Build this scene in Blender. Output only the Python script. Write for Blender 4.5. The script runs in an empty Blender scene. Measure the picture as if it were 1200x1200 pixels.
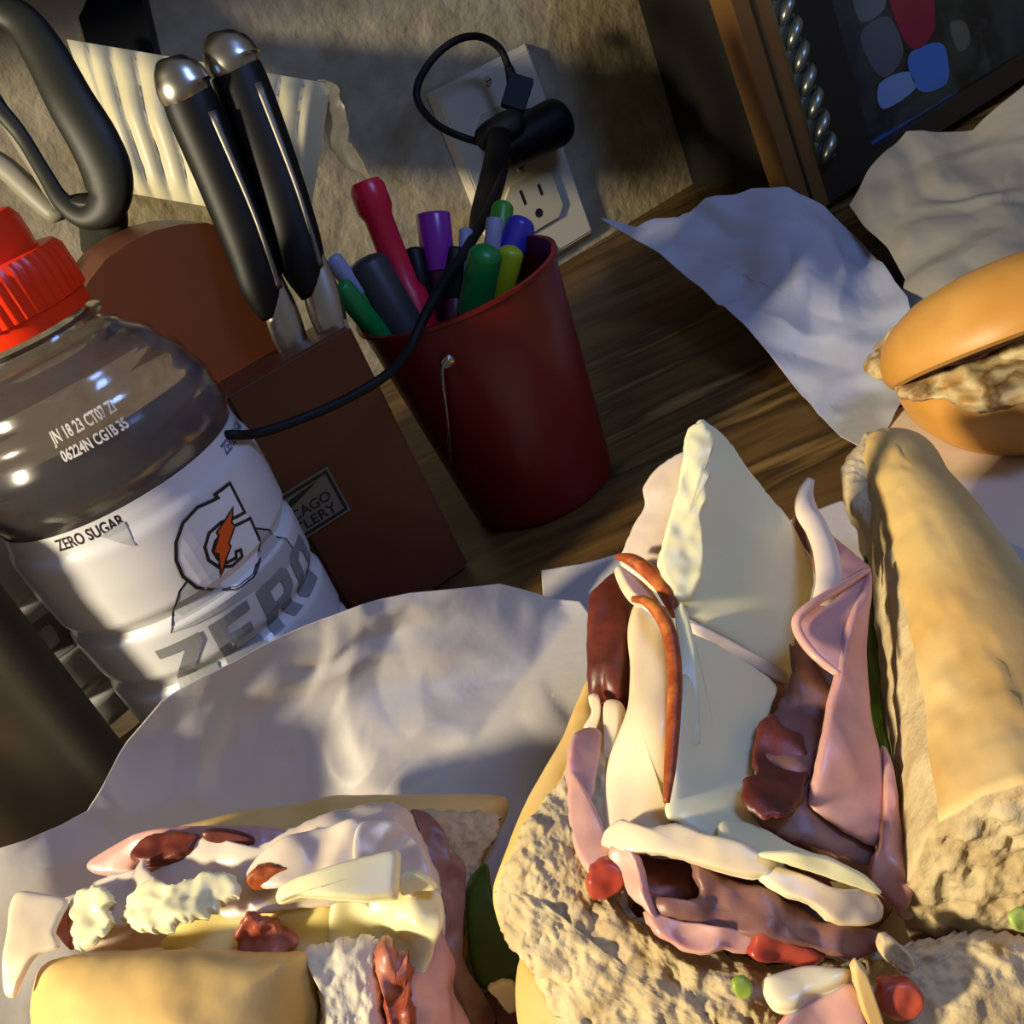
import bpy, bmesh, math, random
import numpy as np
from mathutils import Vector, Matrix, noise
random.seed(7)
S = 0.01                                   # everything below is written in centimetres
sc = bpy.context.scene
# ---------------------------------------------------------------- camera, world, lamps, exposure
PIT, ROL, HC, FPX = math.radians(28), math.radians(24.5), 18.0, 1200.0
FWD = np.array([0, math.cos(PIT), -math.sin(PIT)])
_r0 = np.array([1., 0, 0]); _u0 = np.array([0, math.sin(PIT), math.cos(PIT)])
IR = math.cos(ROL)*_r0 - math.sin(ROL)*_u0
IU = math.sin(ROL)*_r0 + math.cos(ROL)*_u0
CAM = np.array([0, 0, HC])
cd = bpy.data.cameras.new('camera'); cd.sensor_width = 36; cd.lens = 36; cd.clip_start = 0.005; cd.clip_end = 50
cam = bpy.data.objects.new('camera', cd); sc.collection.objects.link(cam); sc.camera = cam
M4 = Matrix(((IR[0], IU[0], -FWD[0], 0), (IR[1], IU[1], -FWD[1], 0), (IR[2], IU[2], -FWD[2], HC*S), (0, 0, 0, 1)))
cam.matrix_world = M4
w = bpy.data.worlds.new('room_light'); sc.world = w; w.use_nodes = True
w.node_tree.nodes['Background'].inputs[0].default_value = (0.75, 0.70, 0.66, 1)
w.node_tree.nodes['Background'].inputs[1].default_value = 0.16
def lamp(name, loc, target, size, power, col, shape='DISK', size_y=None, spread=None):
    l = bpy.data.lights.new(name, 'AREA'); l.shape = shape; l.size = size*S; l.energy = power; l.color = col
    if size_y: l.size_y = size_y*S
    if spread: l.spread = math.radians(spread)
    o = bpy.data.objects.new(name, l); sc.collection.objects.link(o)
    o.location = Vector(loc)*S
    d = Vector(target)-Vector(loc); o.rotation_euler = d.to_track_quat('-Z', 'Y').to_euler()
    return o
lamp('warm_kitchen_lamp', (-80, -15, 48), (0, 25, 3), 9, 19, (1.0, 0.86, 0.60))
lamp('blue_window_light', (42, -4, 62), (0, 28, 0), 14, 2.3, (0.25, 0.42, 1.0), 'RECTANGLE', 22)
sc.view_settings.view_transform = 'Standard'; sc.view_settings.look = 'None'
sc.view_settings.exposure = 0.0; sc.view_settings.gamma = 1; sc.view_settings.use_curve_mapping = False

# ---------------------------------------------------------------- geometry helpers
def ray(px, py): return FWD + IR*((px-600)/FPX) - IU*((py-600)/FPX)
def D(px, py, d):
    "world point (cm) seen in direction px,py of the reference at depth d; kept above the worktop"
    r = ray(px, py); p = CAM + r*d
    if p[2] < 0.12: p = CAM + r*((0.12-HC)/r[2])
    return p
WY = math.radians(22)
WD = np.array([math.cos(WY), math.sin(WY), 0]); WN = np.array([math.sin(WY), -math.cos(WY), 0]); W0 = np.array([10, 60.5, 0])
UP = np.array([0, 0, 1.])
def wp(a, b, c): return W0 + WD*a + UP*b + WN*c      # along the wall, height, out from the wall
ORG = {}
def setp(o, label=None, cat=None, group=None, kind=None):
    if label: o['label'] = label
    if cat: o['category'] = cat
    if group: o['group'] = group
    if kind: o['kind'] = kind
    return o
def thing(name, label, cat, loc, group=None):
    o = bpy.data.objects.new(name, None); sc.collection.objects.link(o); o.empty_display_size = 0.01
    o.location = Vector(loc)*S; ORG[o.name] = np.array(loc, float)
    return setp(o, label, cat, group)
def mk(name, verts, faces, mats, parent=None, fm=None, smooth=True, origin=None, label=None):
    v = np.array(verts, float)
    org = ORG[parent.name] if parent is not None else (np.array(origin, float) if origin is not None else np.array([v[:,0].mean(), v[:,1].mean(), v[:,2].min()]))
    me = bpy.data.meshes.new(name)
    me.from_pydata(((v-org)*S).tolist(), [], [list(map(int, f)) for f in faces])
    for m in (mats if isinstance(mats, (list, tuple)) else [mats]): me.materials.append(m)
    if fm is not None: me.polygons.foreach_set('material_index', list(map(int, fm)))
    me.polygons.foreach_set('use_smooth', [smooth]*len(me.polygons))
    me.update()
    o = bpy.data.objects.new(name, me); sc.collection.objects.link(o)
    if parent is not None: o.parent = parent
    else: o.location = Vector(org)*S
    ORG[o.name] = org
    if label: o['label'] = label
    return o
def autosmooth(o, ang=35):
    me = o.data; bm = bmesh.new(); bm.from_mesh(me)
    for e in bm.edges:
        if len(e.link_faces) == 2 and e.calc_face_angle(0) > math.radians(ang): e.smooth = False
    bm.to_mesh(me); bm.free(); return o
def frombm(name, bm, mats, parent=None, smooth=True, origin=None, label=None):
    bm.verts.ensure_lookup_table()
    bmesh.ops.recalc_face_normals(bm, faces=bm.faces)
    v = [list(x.co) for x in bm.verts]; bm.verts.index_update()
    f = [[x.index for x in q.verts] for q in bm.faces]; fm = [q.material_index for q in bm.faces]
    bm.free(); o = mk(name, v, f, mats, parent, fm, smooth, origin, label)
    return autosmooth(o) if smooth else o
def basis(x, y, z=None):
    x = np.array(x, float); x /= np.linalg.norm(x); y = np.array(y, float); y -= x*(y@x); y /= np.linalg.norm(y)
    return x, y, np.cross(x, y)
def prism(name, pts, o, x, y, depth, mats, parent=None, bev=0.1, seg=3, label=None, origin=None):
    "2D outline (cm) in the frame o,x,y pushed along x cross y, edges rounded"
    x, y, z = basis(x, y); o = np.array(o, float); bm = bmesh.new()
    a = [bm.verts.new(o+x*p[0]+y*p[1]) for p in pts]; b = [bm.verts.new(o+x*p[0]+y*p[1]+z*depth) for p in pts]
    n = len(pts); bm.faces.new(a); bm.faces.new(b[::-1])
    for i in range(n): bm.faces.new((a[i], a[(i+1) % n], b[(i+1) % n], b[i]))
    if bev:
        es = [e for e in bm.edges if len(e.link_faces) == 2 and e.calc_face_angle(0) > math.radians(25)]
        bmesh.ops.recalc_face_normals(bm, faces=bm.faces)
        bmesh.ops.bevel(bm, geom=es, offset=bev, segments=seg, affect='EDGES', profile=0.5, clamp_overlap=True)
    return frombm(name, bm, mats, parent, True, origin, label)
def box(name, o, x, y, sx, sy, sz, mats, parent=None, bev=0.1, label=None, origin=None, seg=2):
    return prism(name, [(-sx/2, -sy/2), (sx/2, -sy/2), (sx/2, sy/2), (-sx/2, sy/2)], o, x, y, sz, mats, parent, bev, seg, label, origin)
def lathe(name, prof, o, ax, mats, parent=None, seg=48, label=None, origin=None, ref=(1, 0, 0.01), mod=None):
    "profile of (radius, height) about the axis ax through o"
    o = np.array(o, float); z = np.array(ax, float); z /= np.linalg.norm(z)
    x = np.cross(np.array(ref, float), z); x /= np.linalg.norm(x); y = np.cross(z, x)
    V = []; F = []
    for r, h in prof:
        for k in range(seg):
            t = 2*math.pi*k/seg; rr = max(r, 1e-4)*(mod(t, h) if mod else 1)
            V.append(o+z*h+x*rr*math.cos(t)+y*rr*math.sin(t))
    for i in range(len(prof)-1):
        for k in range(seg):
            a = i*seg+k; b = i*seg+(k+1) % seg
            F.append((a, b, b+seg, a+seg))
    if prof[0][0] > 1e-3 and False: pass
    ob = mk(name, V, F, mats, parent, None, True, origin, label)
    bm = bmesh.new(); bm.from_mesh(ob.data); bmesh.ops.remove_doubles(bm, verts=bm.verts, dist=1e-6)
    bmesh.ops.recalc_face_normals(bm, faces=bm.faces); bm.to_mesh(ob.data); bm.free()
    return autosmooth(ob, 40)
def cat(P, n, closed=False):
    P = [np.array(p, float) for p in P]; N = len(P); out = []
    segs = N if closed else N-1
    for i in range(segs):
        if closed: a, b, c, d = P[(i-1) % N], P[i], P[(i+1) % N], P[(i+2) % N]
        else:
            b, c = P[i], P[i+1]; a = P[i-1] if i else 2*b-c; d = P[i+2] if i+2 < N else 2*c-b
        for k in range(n):
            t = k/n; out.append(0.5*((2*b)+(c-a)*t+(2*a-5*b+4*c-d)*t*t+(3*b-a-3*c+d)*t**3))
    if not closed: out.append(P[-1])
    return out
def tube(name, P, rad, mats, parent=None, seg=12, n=8, closed=False, label=None, origin=None, flat=None):
    "smooth tube through P; rad number or list; flat=(direction, factor) squashes the section"
    R = list(rad) if isinstance(rad, (list, tuple)) else [rad]*len(P)
    Q = cat([np.append(np.array(p, float), r) for p, r in zip(P, R)], n, closed)
    pts = [q[:3] for q in Q]; rs = [q[3] for q in Q]; V = []; F = []; N = len(pts); up = None
    for i, p in enumerate(pts):
        t = (pts[(i+1) % N]-pts[i-1]) if closed else (pts[min(i+1, N-1)]-pts[max(i-1, 0)])
        t /= np.linalg.norm(t)+1e-9
        if flat is not None: up = np.array(flat[0], float)
        elif up is None: up = np.array([0.3, 0.2, 1.]) if abs(t[2]) < 0.9 else np.array([1., 0, 0])
        u = up-t*(up@t); u /= np.linalg.norm(u)+1e-9; up = u; v = np.cross(t, u)
        for k in range(seg):
            a = 2*math.pi*k/seg; V.append(p+u*rs[i]*math.cos(a)*(flat[1] if flat is not None else 1)+v*rs[i]*math.sin(a))
    for i in range(N if closed else N-1):
        for k in range(seg):
            a = i*seg+k; b = i*seg+(k+1) % seg; c = ((i+1) % N)*seg+(k+1) % seg; d = ((i+1) % N)*seg+k
            F.append((a, b, c, d))
    if not closed: F.append(list(range(seg))[::-1]); F.append([(N-1)*seg+k for k in range(seg)])
    return mk(name, V, F, mats, parent, None, True, origin, label)
class Surf:
    "smooth depth field through a few measured points"
    def __init__(s, pts):
        A = np.array(pts, float); s.p = A[:, :2]/100; s.n = len(A); s.m = A[:, 2].mean(); s.c = None
        if s.n < 3: return
        K = s.k(np.linalg.norm(s.p[:, None]-s.p[None], axis=2))
        P = np.hstack([np.ones((s.n, 1)), s.p]); Z = np.zeros((3, 3))
        L = np.block([[K+np.eye(s.n)*1e-3, P], [P.T, Z]]); s.c = np.linalg.lstsq(L, np.append(A[:, 2], [0, 0, 0]), rcond=None)[0]
    def k(s, r): return np.where(r > 1e-6, r*r*np.log(r+1e-9), 0)*0.3
    def __call__(s, Q):
        if s.c is None: return np.full(Q.shape[:-1], s.m)
        q = Q/100; r = np.linalg.norm(q[..., None, :]-s.p, axis=-1)
        return s.k(r)@s.c[:s.n]+s.c[s.n]+s.c[s.n+1]*q[..., 0]+s.c[s.n+2]*q[..., 1]
def DV(Q, d):
    r = FWD+IR*((Q[..., :1]-600)/FPX)-IU*((Q[..., 1:2]-600)/FPX); d = np.asarray(d)[..., None]
    t = np.where(r[..., 2:3] < -1e-6, (0.12-HC)/np.minimum(r[..., 2:3], -1e-6), 1e9)
    return CAM+r*np.minimum(d, t)
def fold(p, amp, scale, seed=0):
    "crumpled-paper height: sharp folds in several directions"
    rnd = random.Random(seed); h = 0
    for k in range(5):
        d = Vector((rnd.uniform(-1, 1), rnd.uniform(-1, 1), rnd.uniform(-1, 1))).normalized(); s = scale*rnd.uniform(.7, 1.9)
        q = Vector(p)*s+Vector((seed*3.1, k*7.7, 0)); m = noise.noise(q*0.45)*2.6+noise.noise(q*1.1)*.5
        t = q.dot(d)+m; h += (abs((t % 2)-1)-.5)*(.3+abs(noise.noise(q*.3+Vector((9, 9, k))))*1.6)*(.5+.5*rnd.random())
    return h*amp
ZF = .03
def leaf(name, outline, depth, thk, mats, parent, bulge=0, rings=10, n=5, smooth=True, disp=None, wave=None, edge=0.5, crease=None, label=None, zmin=None, centre=None, origin=None, backbulge=0, rag=0):
    """a solid slice, slab or bun: closed outline in reference directions, front at the depth field,
    thickness thk (cm) away behind it, rounded rim; bulge swells the front, backbulge the back"""
    f = Surf(depth); O = np.array(outline, float)
    O = np.array(cat(list(O), n, True)) if smooth else np.array([O[i]+(O[(i+1) % len(O)]-O[i])*k/n for i in range(len(O)) for k in range(n)])
    m = len(O); RG = np.zeros_like(O)
    if rag: RG = np.array([[noise.noise(Vector((o[0]*.09, o[1]*.09, 3)))*rag+noise.noise(Vector((o[0]*.25, o[1]*.25, 8)))*rag*.6, noise.noise(Vector((o[0]*.09, o[1]*.09, 30)))*rag+noise.noise(Vector((o[0]*.25, o[1]*.25, 38)))*rag*.6] for o in O])
    if centre is None:
        a = 0; cx = cy = 0
        for i in range(m):
            x0, y0 = O[i]; x1, y1 = O[(i+1) % m]; q = x0*y1-x1*y0; a += q; cx += (x0+x1)*q; cy += (y0+y1)*q
        centre = np.array([cx/(3*a), cy/(3*a)])
    centre = np.array(centre, float)
    fs = [1-(k/rings)*0.985 for k in range(rings+1)]
    fs = np.array([1, .995, .985, .965]+[x for x in fs if x < .955]); R = len(fs); FF = fs[:, None]
    Q = centre+(O-centre)[None]*FF[..., None]+RG[None]*(FF[..., None]**9)
    dep = f(Q); P = DV(Q, dep-bulge*np.sqrt(np.maximum(0, 1-FF*FF)))
    ex = np.array([2., 0]); ey = np.array([0, 2.])
    N_ = np.cross(DV(Q+ex, f(Q+ex))-DV(Q-ex, f(Q-ex)), DV(Q+ey, f(Q+ey))-DV(Q-ey, f(Q-ey)))
    N_ /= np.linalg.norm(N_, axis=-1, keepdims=True)+1e-12
    N_ *= -np.sign(np.sum(N_*(P-CAM), axis=-1, keepdims=True))
    if wave or crease:
        off = np.zeros((R, m))
        for i in range(R):
            for k in range(m):
                p = Vector(P[i, k]); h = 0
                if wave: h += noise.noise(p*wave[1])*wave[0]+noise.noise(p*(wave[1]*2.3))*wave[0]*.4
                if crease: h += fold(p, *crease)
                off[i, k] = h
        P = P+N_*off[..., None]
    er = np.sqrt(np.maximum(0, 1-FF**(14 if thk < .8 else 6))); h = (thk*edge*(1-er))[..., None]
    A = P-N_*h; B = P-N_*(thk-h)-N_*(backbulge*np.sqrt(np.maximum(0, 1-FF*FF)))[..., None]
    if disp:
        dd = np.zeros((R, m))
        for i in range(R):
            kf = disp[0]*min(1, (1-fs[i])*12)
            if kf <= 0: continue
            for k in range(m):
                g = Vector(A[i, k])*disp[1]; dd[i, k] = kf*(noise.fractal(g, 1.0, 2.1, 4)-max(0, .42-noise.voronoi(g*1.25)[0][0])*disp[2])
        A = A+N_*dd[..., None]
    nb = R*m; F = []; many = isinstance(mats, (list, tuple)) and len(mats) > 1
    for i in range(R-1):
        for k in range(m):
            a = i*m+k; b = i*m+(k+1) % m; F.append((a, b, b+m, a+m))
    fm = [0]*len(F)
    F.append([(R-1)*m+k for k in range(m)]); fm.append(0)
    F2 = [tuple(nb+x for x in reversed(q)) for q in F]; fm += [1 if many else 0]*len(F2); F += F2
    for k in range(m):
        a = k; b = (k+1) % m; F.append((b, a, a+nb, b+nb)); fm.append(2 if many and len(mats) > 2 else 0)
    V = np.vstack([A.reshape(-1, 3), B.reshape(-1, 3)])
    zm = ZF if zmin is None else zmin
    V[:nb, 2] = np.maximum(V[:nb, 2], zm+min(thk, .03)); V[nb:, 2] = np.maximum(V[nb:, 2], zm)
    ob = mk(name, V, F, mats, parent, fm, True, origin, label)
    bm = bmesh.new(); bm.from_mesh(ob.data); bmesh.ops.recalc_face_normals(bm, faces=bm.faces); bm.to_mesh(ob.data); bm.free()
    return ob

# ---------------------------------------------------------------- materials
def lin(h):
    c = [int(h[i:i+2], 16)/255 for i in (0, 2, 4)]
    return [x/12.92 if x <= .04045 else ((x+.055)/1.055)**2.4 for x in c]+[1]
MC = {}
def mat(name, col, rough=.6, metal=0, sss=0, col2=None, nscale=30, bump=0, bscale=80, stretch=(1, 1, 1), spec=.5, coat=0, trans=0, ior=1.45, sharp=(.35, .65), detail=5, sr=(1, .5, .3), bkind='noise', translucent=0, tint=None, rough2=None):
    if name in MC: return MC[name]
    m = bpy.data.materials.new(name); m.use_nodes = True; nt = m.node_tree; N = nt.nodes; L = nt.links
    b = N['Principled BSDF']; b.inputs['Base Color'].default_value = lin(col); b.inputs['Roughness'].default_value = rough
    b.inputs['Metallic'].default_value = metal; b.inputs['Specular IOR Level'].default_value = spec; b.inputs['Coat Weight'].default_value = coat
    b.inputs['Coat Roughness'].default_value = .15
    b.inputs['Transmission Weight'].default_value = trans; b.inputs['IOR'].default_value = ior
    if sss:
        b.inputs['Subsurface Weight'].default_value = sss; b.inputs['Subsurface Radius'].default_value = sr; b.inputs['Subsurface Scale'].default_value = .004
    tc = N.new('ShaderNodeTexCoord'); mp = N.new('ShaderNodeMapping'); mp.inputs['Scale'].default_value = stretch
    L.new(tc.outputs['Object'], mp.inputs['Vector'])
    if col2:
        t = N.new('ShaderNodeTexNoise'); t.inputs['Scale'].default_value = nscale; t.inputs['Detail'].default_value = detail
        L.new(mp.outputs[0], t.inputs['Vector'])
        r = N.new('ShaderNodeValToRGB'); r.color_ramp.elements[0].position = sharp[0]; r.color_ramp.elements[1].position = sharp[1]
        cols = col2 if isinstance(col2, (list, tuple)) else [col2]
        r.color_ramp.elements[0].color = lin(col); r.color_ramp.elements[1].color = lin(cols[-1])
        for i, c in enumerate(cols[:-1]):
            e = r.color_ramp.elements.new(sharp[0]+(sharp[1]-sharp[0])*(i+1)/len(cols)); e.color = lin(c)
        L.new(t.outputs['Fac'], r.inputs[0]); L.new(r.outputs[0], b.inputs['Base Color'])
        if rough2 is not None:
            q = N.new('ShaderNodeMapRange'); q.inputs[3].default_value = rough; q.inputs[4].default_value = rough2
            L.new(t.outputs['Fac'], q.inputs[0]); L.new(q.outputs[0], b.inputs['Roughness'])
    if bump:
        if bkind == 'noise':
            t2 = N.new('ShaderNodeTexNoise'); t2.inputs['Detail'].default_value = 6; out = t2.outputs['Fac']
        else:
            t2 = N.new('ShaderNodeTexVoronoi'); out = t2.outputs['Distance']
        t2.inputs['Scale'].default_value = bscale
        L.new(mp.outputs[0], t2.inputs['Vector'])
        bp = N.new('ShaderNodeBump'); bp.inputs['Strength'].default_value = 1; bp.inputs['Distance'].default_value = bump*S
        L.new(out, bp.inputs['Height']); L.new(bp.outputs[0], b.inputs['Normal'])
    if translucent:
        tr = N.new('ShaderNodeBsdfTranslucent'); tr.inputs[0].default_value = lin(tint or col); mx = N.new('ShaderNodeMixShader'); mx.inputs[0].default_value = translucent
        L.new(b.outputs[0], mx.inputs[1]); L.new(tr.outputs[0], mx.inputs[2]); L.new(mx.outputs[0], N['Material Output'].inputs[0])
    MC[name] = m; return m
wall_m = mat('textured_paint', 'a3977a', .75, col2='8c8164', nscale=60, bump=.16, bscale=110)
wood_m = mat('dark_acacia', '3c2a14', .42, col2=['5c431f', '33230f', '8a6c38'], nscale=9, stretch=(1, 7, 1), sharp=(.3, .72), bump=.01, bscale=60)
block_m = mat('cherry_block', '5c2f17', .45, col2='4a2410', nscale=14, stretch=(1, 1, .15), bump=.008, bscale=90)
ivory_m = mat('ivory_plastic', 'b9b29c', .35)
ivory2_m = mat('ivory_plastic_inner', 'aea78f', .3)
black_m = mat('black_plastic', '070708', .5, spec=.3)
blackr_m = mat('black_rubber', '0b0c0e', .6, spec=.3)
tang_m = mat('dull_steel', '77726a', .5, metal=1)
steel_m = mat('brushed_steel', 'b8b4aa', .27, metal=1)
tumbler_m = mat('dark_brushed_steel', '8a8474', .42, metal=1, bump=.004, bscale=300, stretch=(1, 1, .02))
hole_m = mat('dark_slot', '050505', .8)
screw_m = mat('painted_screw', 'a8a18a', .3, metal=.3)
red_m = mat('red_lacquer', '600708', .42, coat=.1)
cream_m = mat('ribbed_film', 'd8d2b4', .4, col2='c4bb95', nscale=20, translucent=.2)
film_m = mat('thin_clear_film', 'ddd8c8', .2, trans=.85, ior=1.1)
greyh_m = mat('grey_handle', '1b1d18', .5, spec=.35)
greyl_m = mat('pale_grey_handle', '7c786a', .5)
dark_m = mat('matt_black_panel', '0c0b09', .7)
goldwood_m = mat('golden_wood_moulding', '5a3d1c', .45, col2='6e4d26', nscale=12, stretch=(1, 1, .1))
darkwood_m = mat('dark_frame_wood', '211d18', .4)
bead_m = mat('tarnished_silver', '7c8480', .3, metal=.9)
paper_m = mat('wax_paper', 'c6c0b8', .42, translucent=.2, bump=.012, bscale=260, tint='e6dcc8')
paperb_m = mat('wax_paper_blue_lit', 'b4b6c0', .45, translucent=.18, bump=.02, bscale=150)  # faint blue of the cool light put into the paper colour
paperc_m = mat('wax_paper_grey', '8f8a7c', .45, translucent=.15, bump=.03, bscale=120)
crust_m = mat('sub_crust', 'd8b06a', .55, spec=.3, col2=['e2bd74', 'cfa04e'], nscale=25, bump=.02, bscale=120, sss=.1)
crustp_m = mat('pale_crust', 'cfae6c', .6, col2=['c29a58', 'd8bc82'], nscale=22, bump=.02, bscale=140, sss=.1)
crumb_m = mat('bread_crumb', 'cbb992', .9, spec=.1, col2='b09a72', nscale=90, bump=.12, bscale=230, sss=.15, sr=(1, .7, .4))
bun_m = mat('burger_bun', 'bd8436', .45, col2=['c8944a', 'ac7428'], nscale=20, bump=.01, bscale=80, sss=.1)
bunin_m = mat('toasted_shaded_bun_inside', '4c2a12', .7, col2='6a421c', nscale=50)  # toasted brown, with the shade of the hollow put into the colour
chick_m = mat('grilled_chicken', 'a98550', .5, col2=['c8b688', '8a6436', 'cdbf98'], nscale=70, bump=.1, bscale=120, sss=.1)
ham_m = mat('ham', 'c28e82', .32, col2=['cc9c90', 'b07c70'], nscale=45, bump=.015, bscale=200, sss=.35, sr=(1, .35, .25))
hamd_m = mat('ham_pale', 'd4a596', .34, col2='c28c7c', nscale=40, bump=.015, bscale=200, sss=.3, sr=(1, .4, .3))
beef_m = mat('roast_beef', '4e2018', .4, col2=['6a2f22', '3a1510'], nscale=50, bump=.03, bscale=180, sss=.1, sr=(1, .3, .2))
beefp_m = mat('roast_beef_pale', '8c6258', .42, col2=['775048', '9a7468'], nscale=40, bump=.03, bscale=160, sss=.2)
turk_m = mat('turkey', 'dcc59e', .34, col2=['e6d6b8', 'd6b992'], nscale=30, bump=.01, bscale=180, sss=.35, sr=(1, .6, .4))
turkg_m = mat('turkey_pale', 'd9c9b4', .3, col2=['cdb9a4', 'e0d4c4'], nscale=30, bump=.012, bscale=150, sss=.35, sr=(1, .6, .5))
rind_m = mat('paprika_rind', 'a8521c', .5, col2=['8a3a12', 'c0702c'], nscale=140, bump=.04, bscale=260)
cheese_m = mat('white_cheese', 'ebe2b4', .36, col2='e4d9a4', nscale=20, bump=.004, bscale=90, sss=.35, sr=(1, .85, .5))
cheesey_m = mat('yellow_cheese', 'ecd98c', .36, sss=.35, sr=(1, .8, .4))
bacon_m = mat('browned_meat', '8c3c22', .4, col2=['b8705a', '5a2414'], nscale=60, bump=.05, bscale=200)
tomato_m = mat('tomato', '9c3424', .3, col2='b05440', nscale=40, sss=.2)
green_m = mat('green_pepper', '3f5a12', .25, col2=['56701c', '2e4810'], nscale=20, sss=.1)
onion_m = mat('onion', 'dfd2b0', .25, sss=.4)
lettuce_m = mat('lettuce', '7f9a30', .4, col2='a8b860', nscale=40, sss=.2)
pet_m = mat('clear_pet', 'f4f4f4', .04, trans=1, ior=1.12, spec=.9, coat=1)
liquid_m = mat('cloudy_drink', 'd8cec6', .03, trans=.86, ior=1.33)
label_m = mat('printed_label', 'c9c8ca', .32, coat=.3)
cap_m = mat('orange_red_cap', 'f03208', .32, sss=.15, sr=(1, .2, .05))
ink_m = mat('black_ink', '141416', .4)
grey_ink = mat('grey_ink', '7b7d80', .4)
greyl_ink = mat('pale_grey_ink', 'a3a5a8', .4)
blue_ink = mat('blue_grey_ink', '4c566e', .4)
white_ink = mat('white_ink', 'd6d6d8', .4)
orange_ink = mat('orange_ink', 'd9541a', .4)
stamp_ink = mat('stamp_ink', 'c8c2bc', .5)
plaque_m = mat('grey_plaque', '6e6a5e', .45, metal=.3)
pink_m = mat('pink_plastic', 'c8143c', .3, trans=.0, sss=.3, sr=(1, .1, .2))
mag_m = mat('magenta_cap', '8c1c78', .25, col2='6a2aa0', nscale=6)
green_pl = mat('green_plastic', '0f7a3a', .35)
green2_pl = mat('leaf_green_plastic', '3a8a28', .35)
yel_pl = mat('yellow_green_plastic', '9ab020', .35)
blue_pl = mat('violet_blue_plastic', '3a34a0', .3)
lav_pl = mat('lavender_plastic', '8c90b0', .3)
gry_pl = mat('dark_grey_plastic', '2c3034', .45)
wine_pl = mat('wine_plastic', '4a1030', .4)
# ---------------------------------------------------------------- the setting
def wbox(name, a0, a1, b0, b1, c0, c1, m, parent=None, bev=0.0, label=None):
    o = wp((a0+a1)/2, (b0+b1)/2, c0)
    # x along wall, y up, pushed out of the wall
    return prism(name, [(-(a1-a0)/2, -(b1-b0)/2), ((a1-a0)/2, -(b1-b0)/2), ((a1-a0)/2, (b1-b0)/2), (-(a1-a0)/2, (b1-b0)/2)], o, WD, UP, c1-c0, m, parent, bev, 2, label)
setp(wbox('wall_back', -60, 90, -90, 75, -3, 0, wall_m), kind='structure')
ct = wbox('countertop', -60, 90, -3.2, 0, 0.02, 70, wood_m, bev=.2)
setp(ct, 'dark brown wood grained kitchen worktop under the food, bottles and bucket', 'worktop')
setp(wbox('floor', -60, 90, -92, -90, 0, 140, mat('floor_tile', '5a5348', .5)), kind='structure')
bcb = thing('base_cabinet', 'dark base kitchen cabinet carrying the wooden worktop', 'cabinet', wp(0, -90, 30))
wbox('body', -60, 90, -90, -3.2, .1, 64, darkwood_m, bcb, .3)
for k in range(3): wbox('door', -59+50*k, -11+50*k, -80, -5, 64, 66, darkwood_m, bcb, .4)
cb = thing('unseen_wall_cabinet', 'unseen dark upper kitchen cabinet added to shade the top of the wall', 'cabinet', wp(0, 28, 6))  # unseen cabinet added; height and left end set for its wall shadow
wbox('body', -47, 90, 28, 75, 0.1, 12, darkwood_m, cb, .3)
for k in range(3): 
    dr = wbox('door', -46+45.5*k, -1+45.5*k, 29, 74, 12, 13.5, darkwood_m, cb, .3)
    wbox('handle', -5+45.5*k, -4+45.5*k, 30, 40, 13.5, 15, steel_m, dr, .2)

# ---------------------------------------------------------------- wall outlet
ol = thing('wall_outlet', 'ivory wall outlet plate with square receptacles behind the charger', 'outlet', wp(-1.9, .6, 0))
pa0, pa1, pb0, pb1 = -5.4, 1.6, .6, 12.0
pl = bmesh.new()
def frustum(bm, a0, a1, b0, b1, c0, c1, ins):
    A = [wp(a0, b0, c0), wp(a1, b0, c0), wp(a1, b1, c0), wp(a0, b1, c0)]; B = [wp(a0+ins, b0+ins, c1), wp(a1-ins, b0+ins, c1), wp(a1-ins, b1-ins, c1), wp(a0+ins, b1-ins, c1)]
    a = [bm.verts.new(p) for p in A]; b = [bm.verts.new(p) for p in B]; bm.faces.new(a[::-1]); bm.faces.new(b)
    for i in range(4): bm.faces.new((a[i], a[(i+1) % 4], b[(i+1) % 4], b[i]))
frustum(pl, pa0, pa1, pb0, pb1, 0, .6, .38)
bmesh.ops.bevel(pl, geom=list(pl.edges), offset=.08, segments=2, affect='EDGES')
frombm('plate', pl, ivory_m, ol)
ac = (pa0+pa1)/2
for bc in (4.25, 8.35):
    o_ = [(-1.7, -.95), (-1.15, -1.45), (1.15, -1.45), (1.7, -.95), (1.7, .95), (1.15, 1.45), (-1.15, 1.45), (-1.7, .95)]
    rc = prism('receptacle', o_, wp(ac, bc, .5), WD, UP, .3, ivory2_m, ol, .07, 2)
    for dx, hh in ((-.62, .85), (.62, .65)): wbox('slot', ac+dx-.09, ac+dx+.09, bc+.15, bc+.15+hh, .79, .815, hole_m, rc)
    prism('ground_hole', [(math.cos(t)*.26, math.sin(t)*.26) for t in np.linspace(0, 2*math.pi, 16)[:-1]], wp(ac, bc-.65, .79), WD, UP, .025, hole_m, rc, 0)
for bc in (1.3, 6.3, 11.2):
    s_ = lathe('screw', [(0, .12), (.2, .12), (.26, .06), (.28, 0)], wp(ac, bc, .6), WN, screw_m, ol, 20)
    wbox('screw_slot', ac-.18, ac+.18, bc-.03, bc+.03, .715, .735, hole_m, s_)

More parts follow.
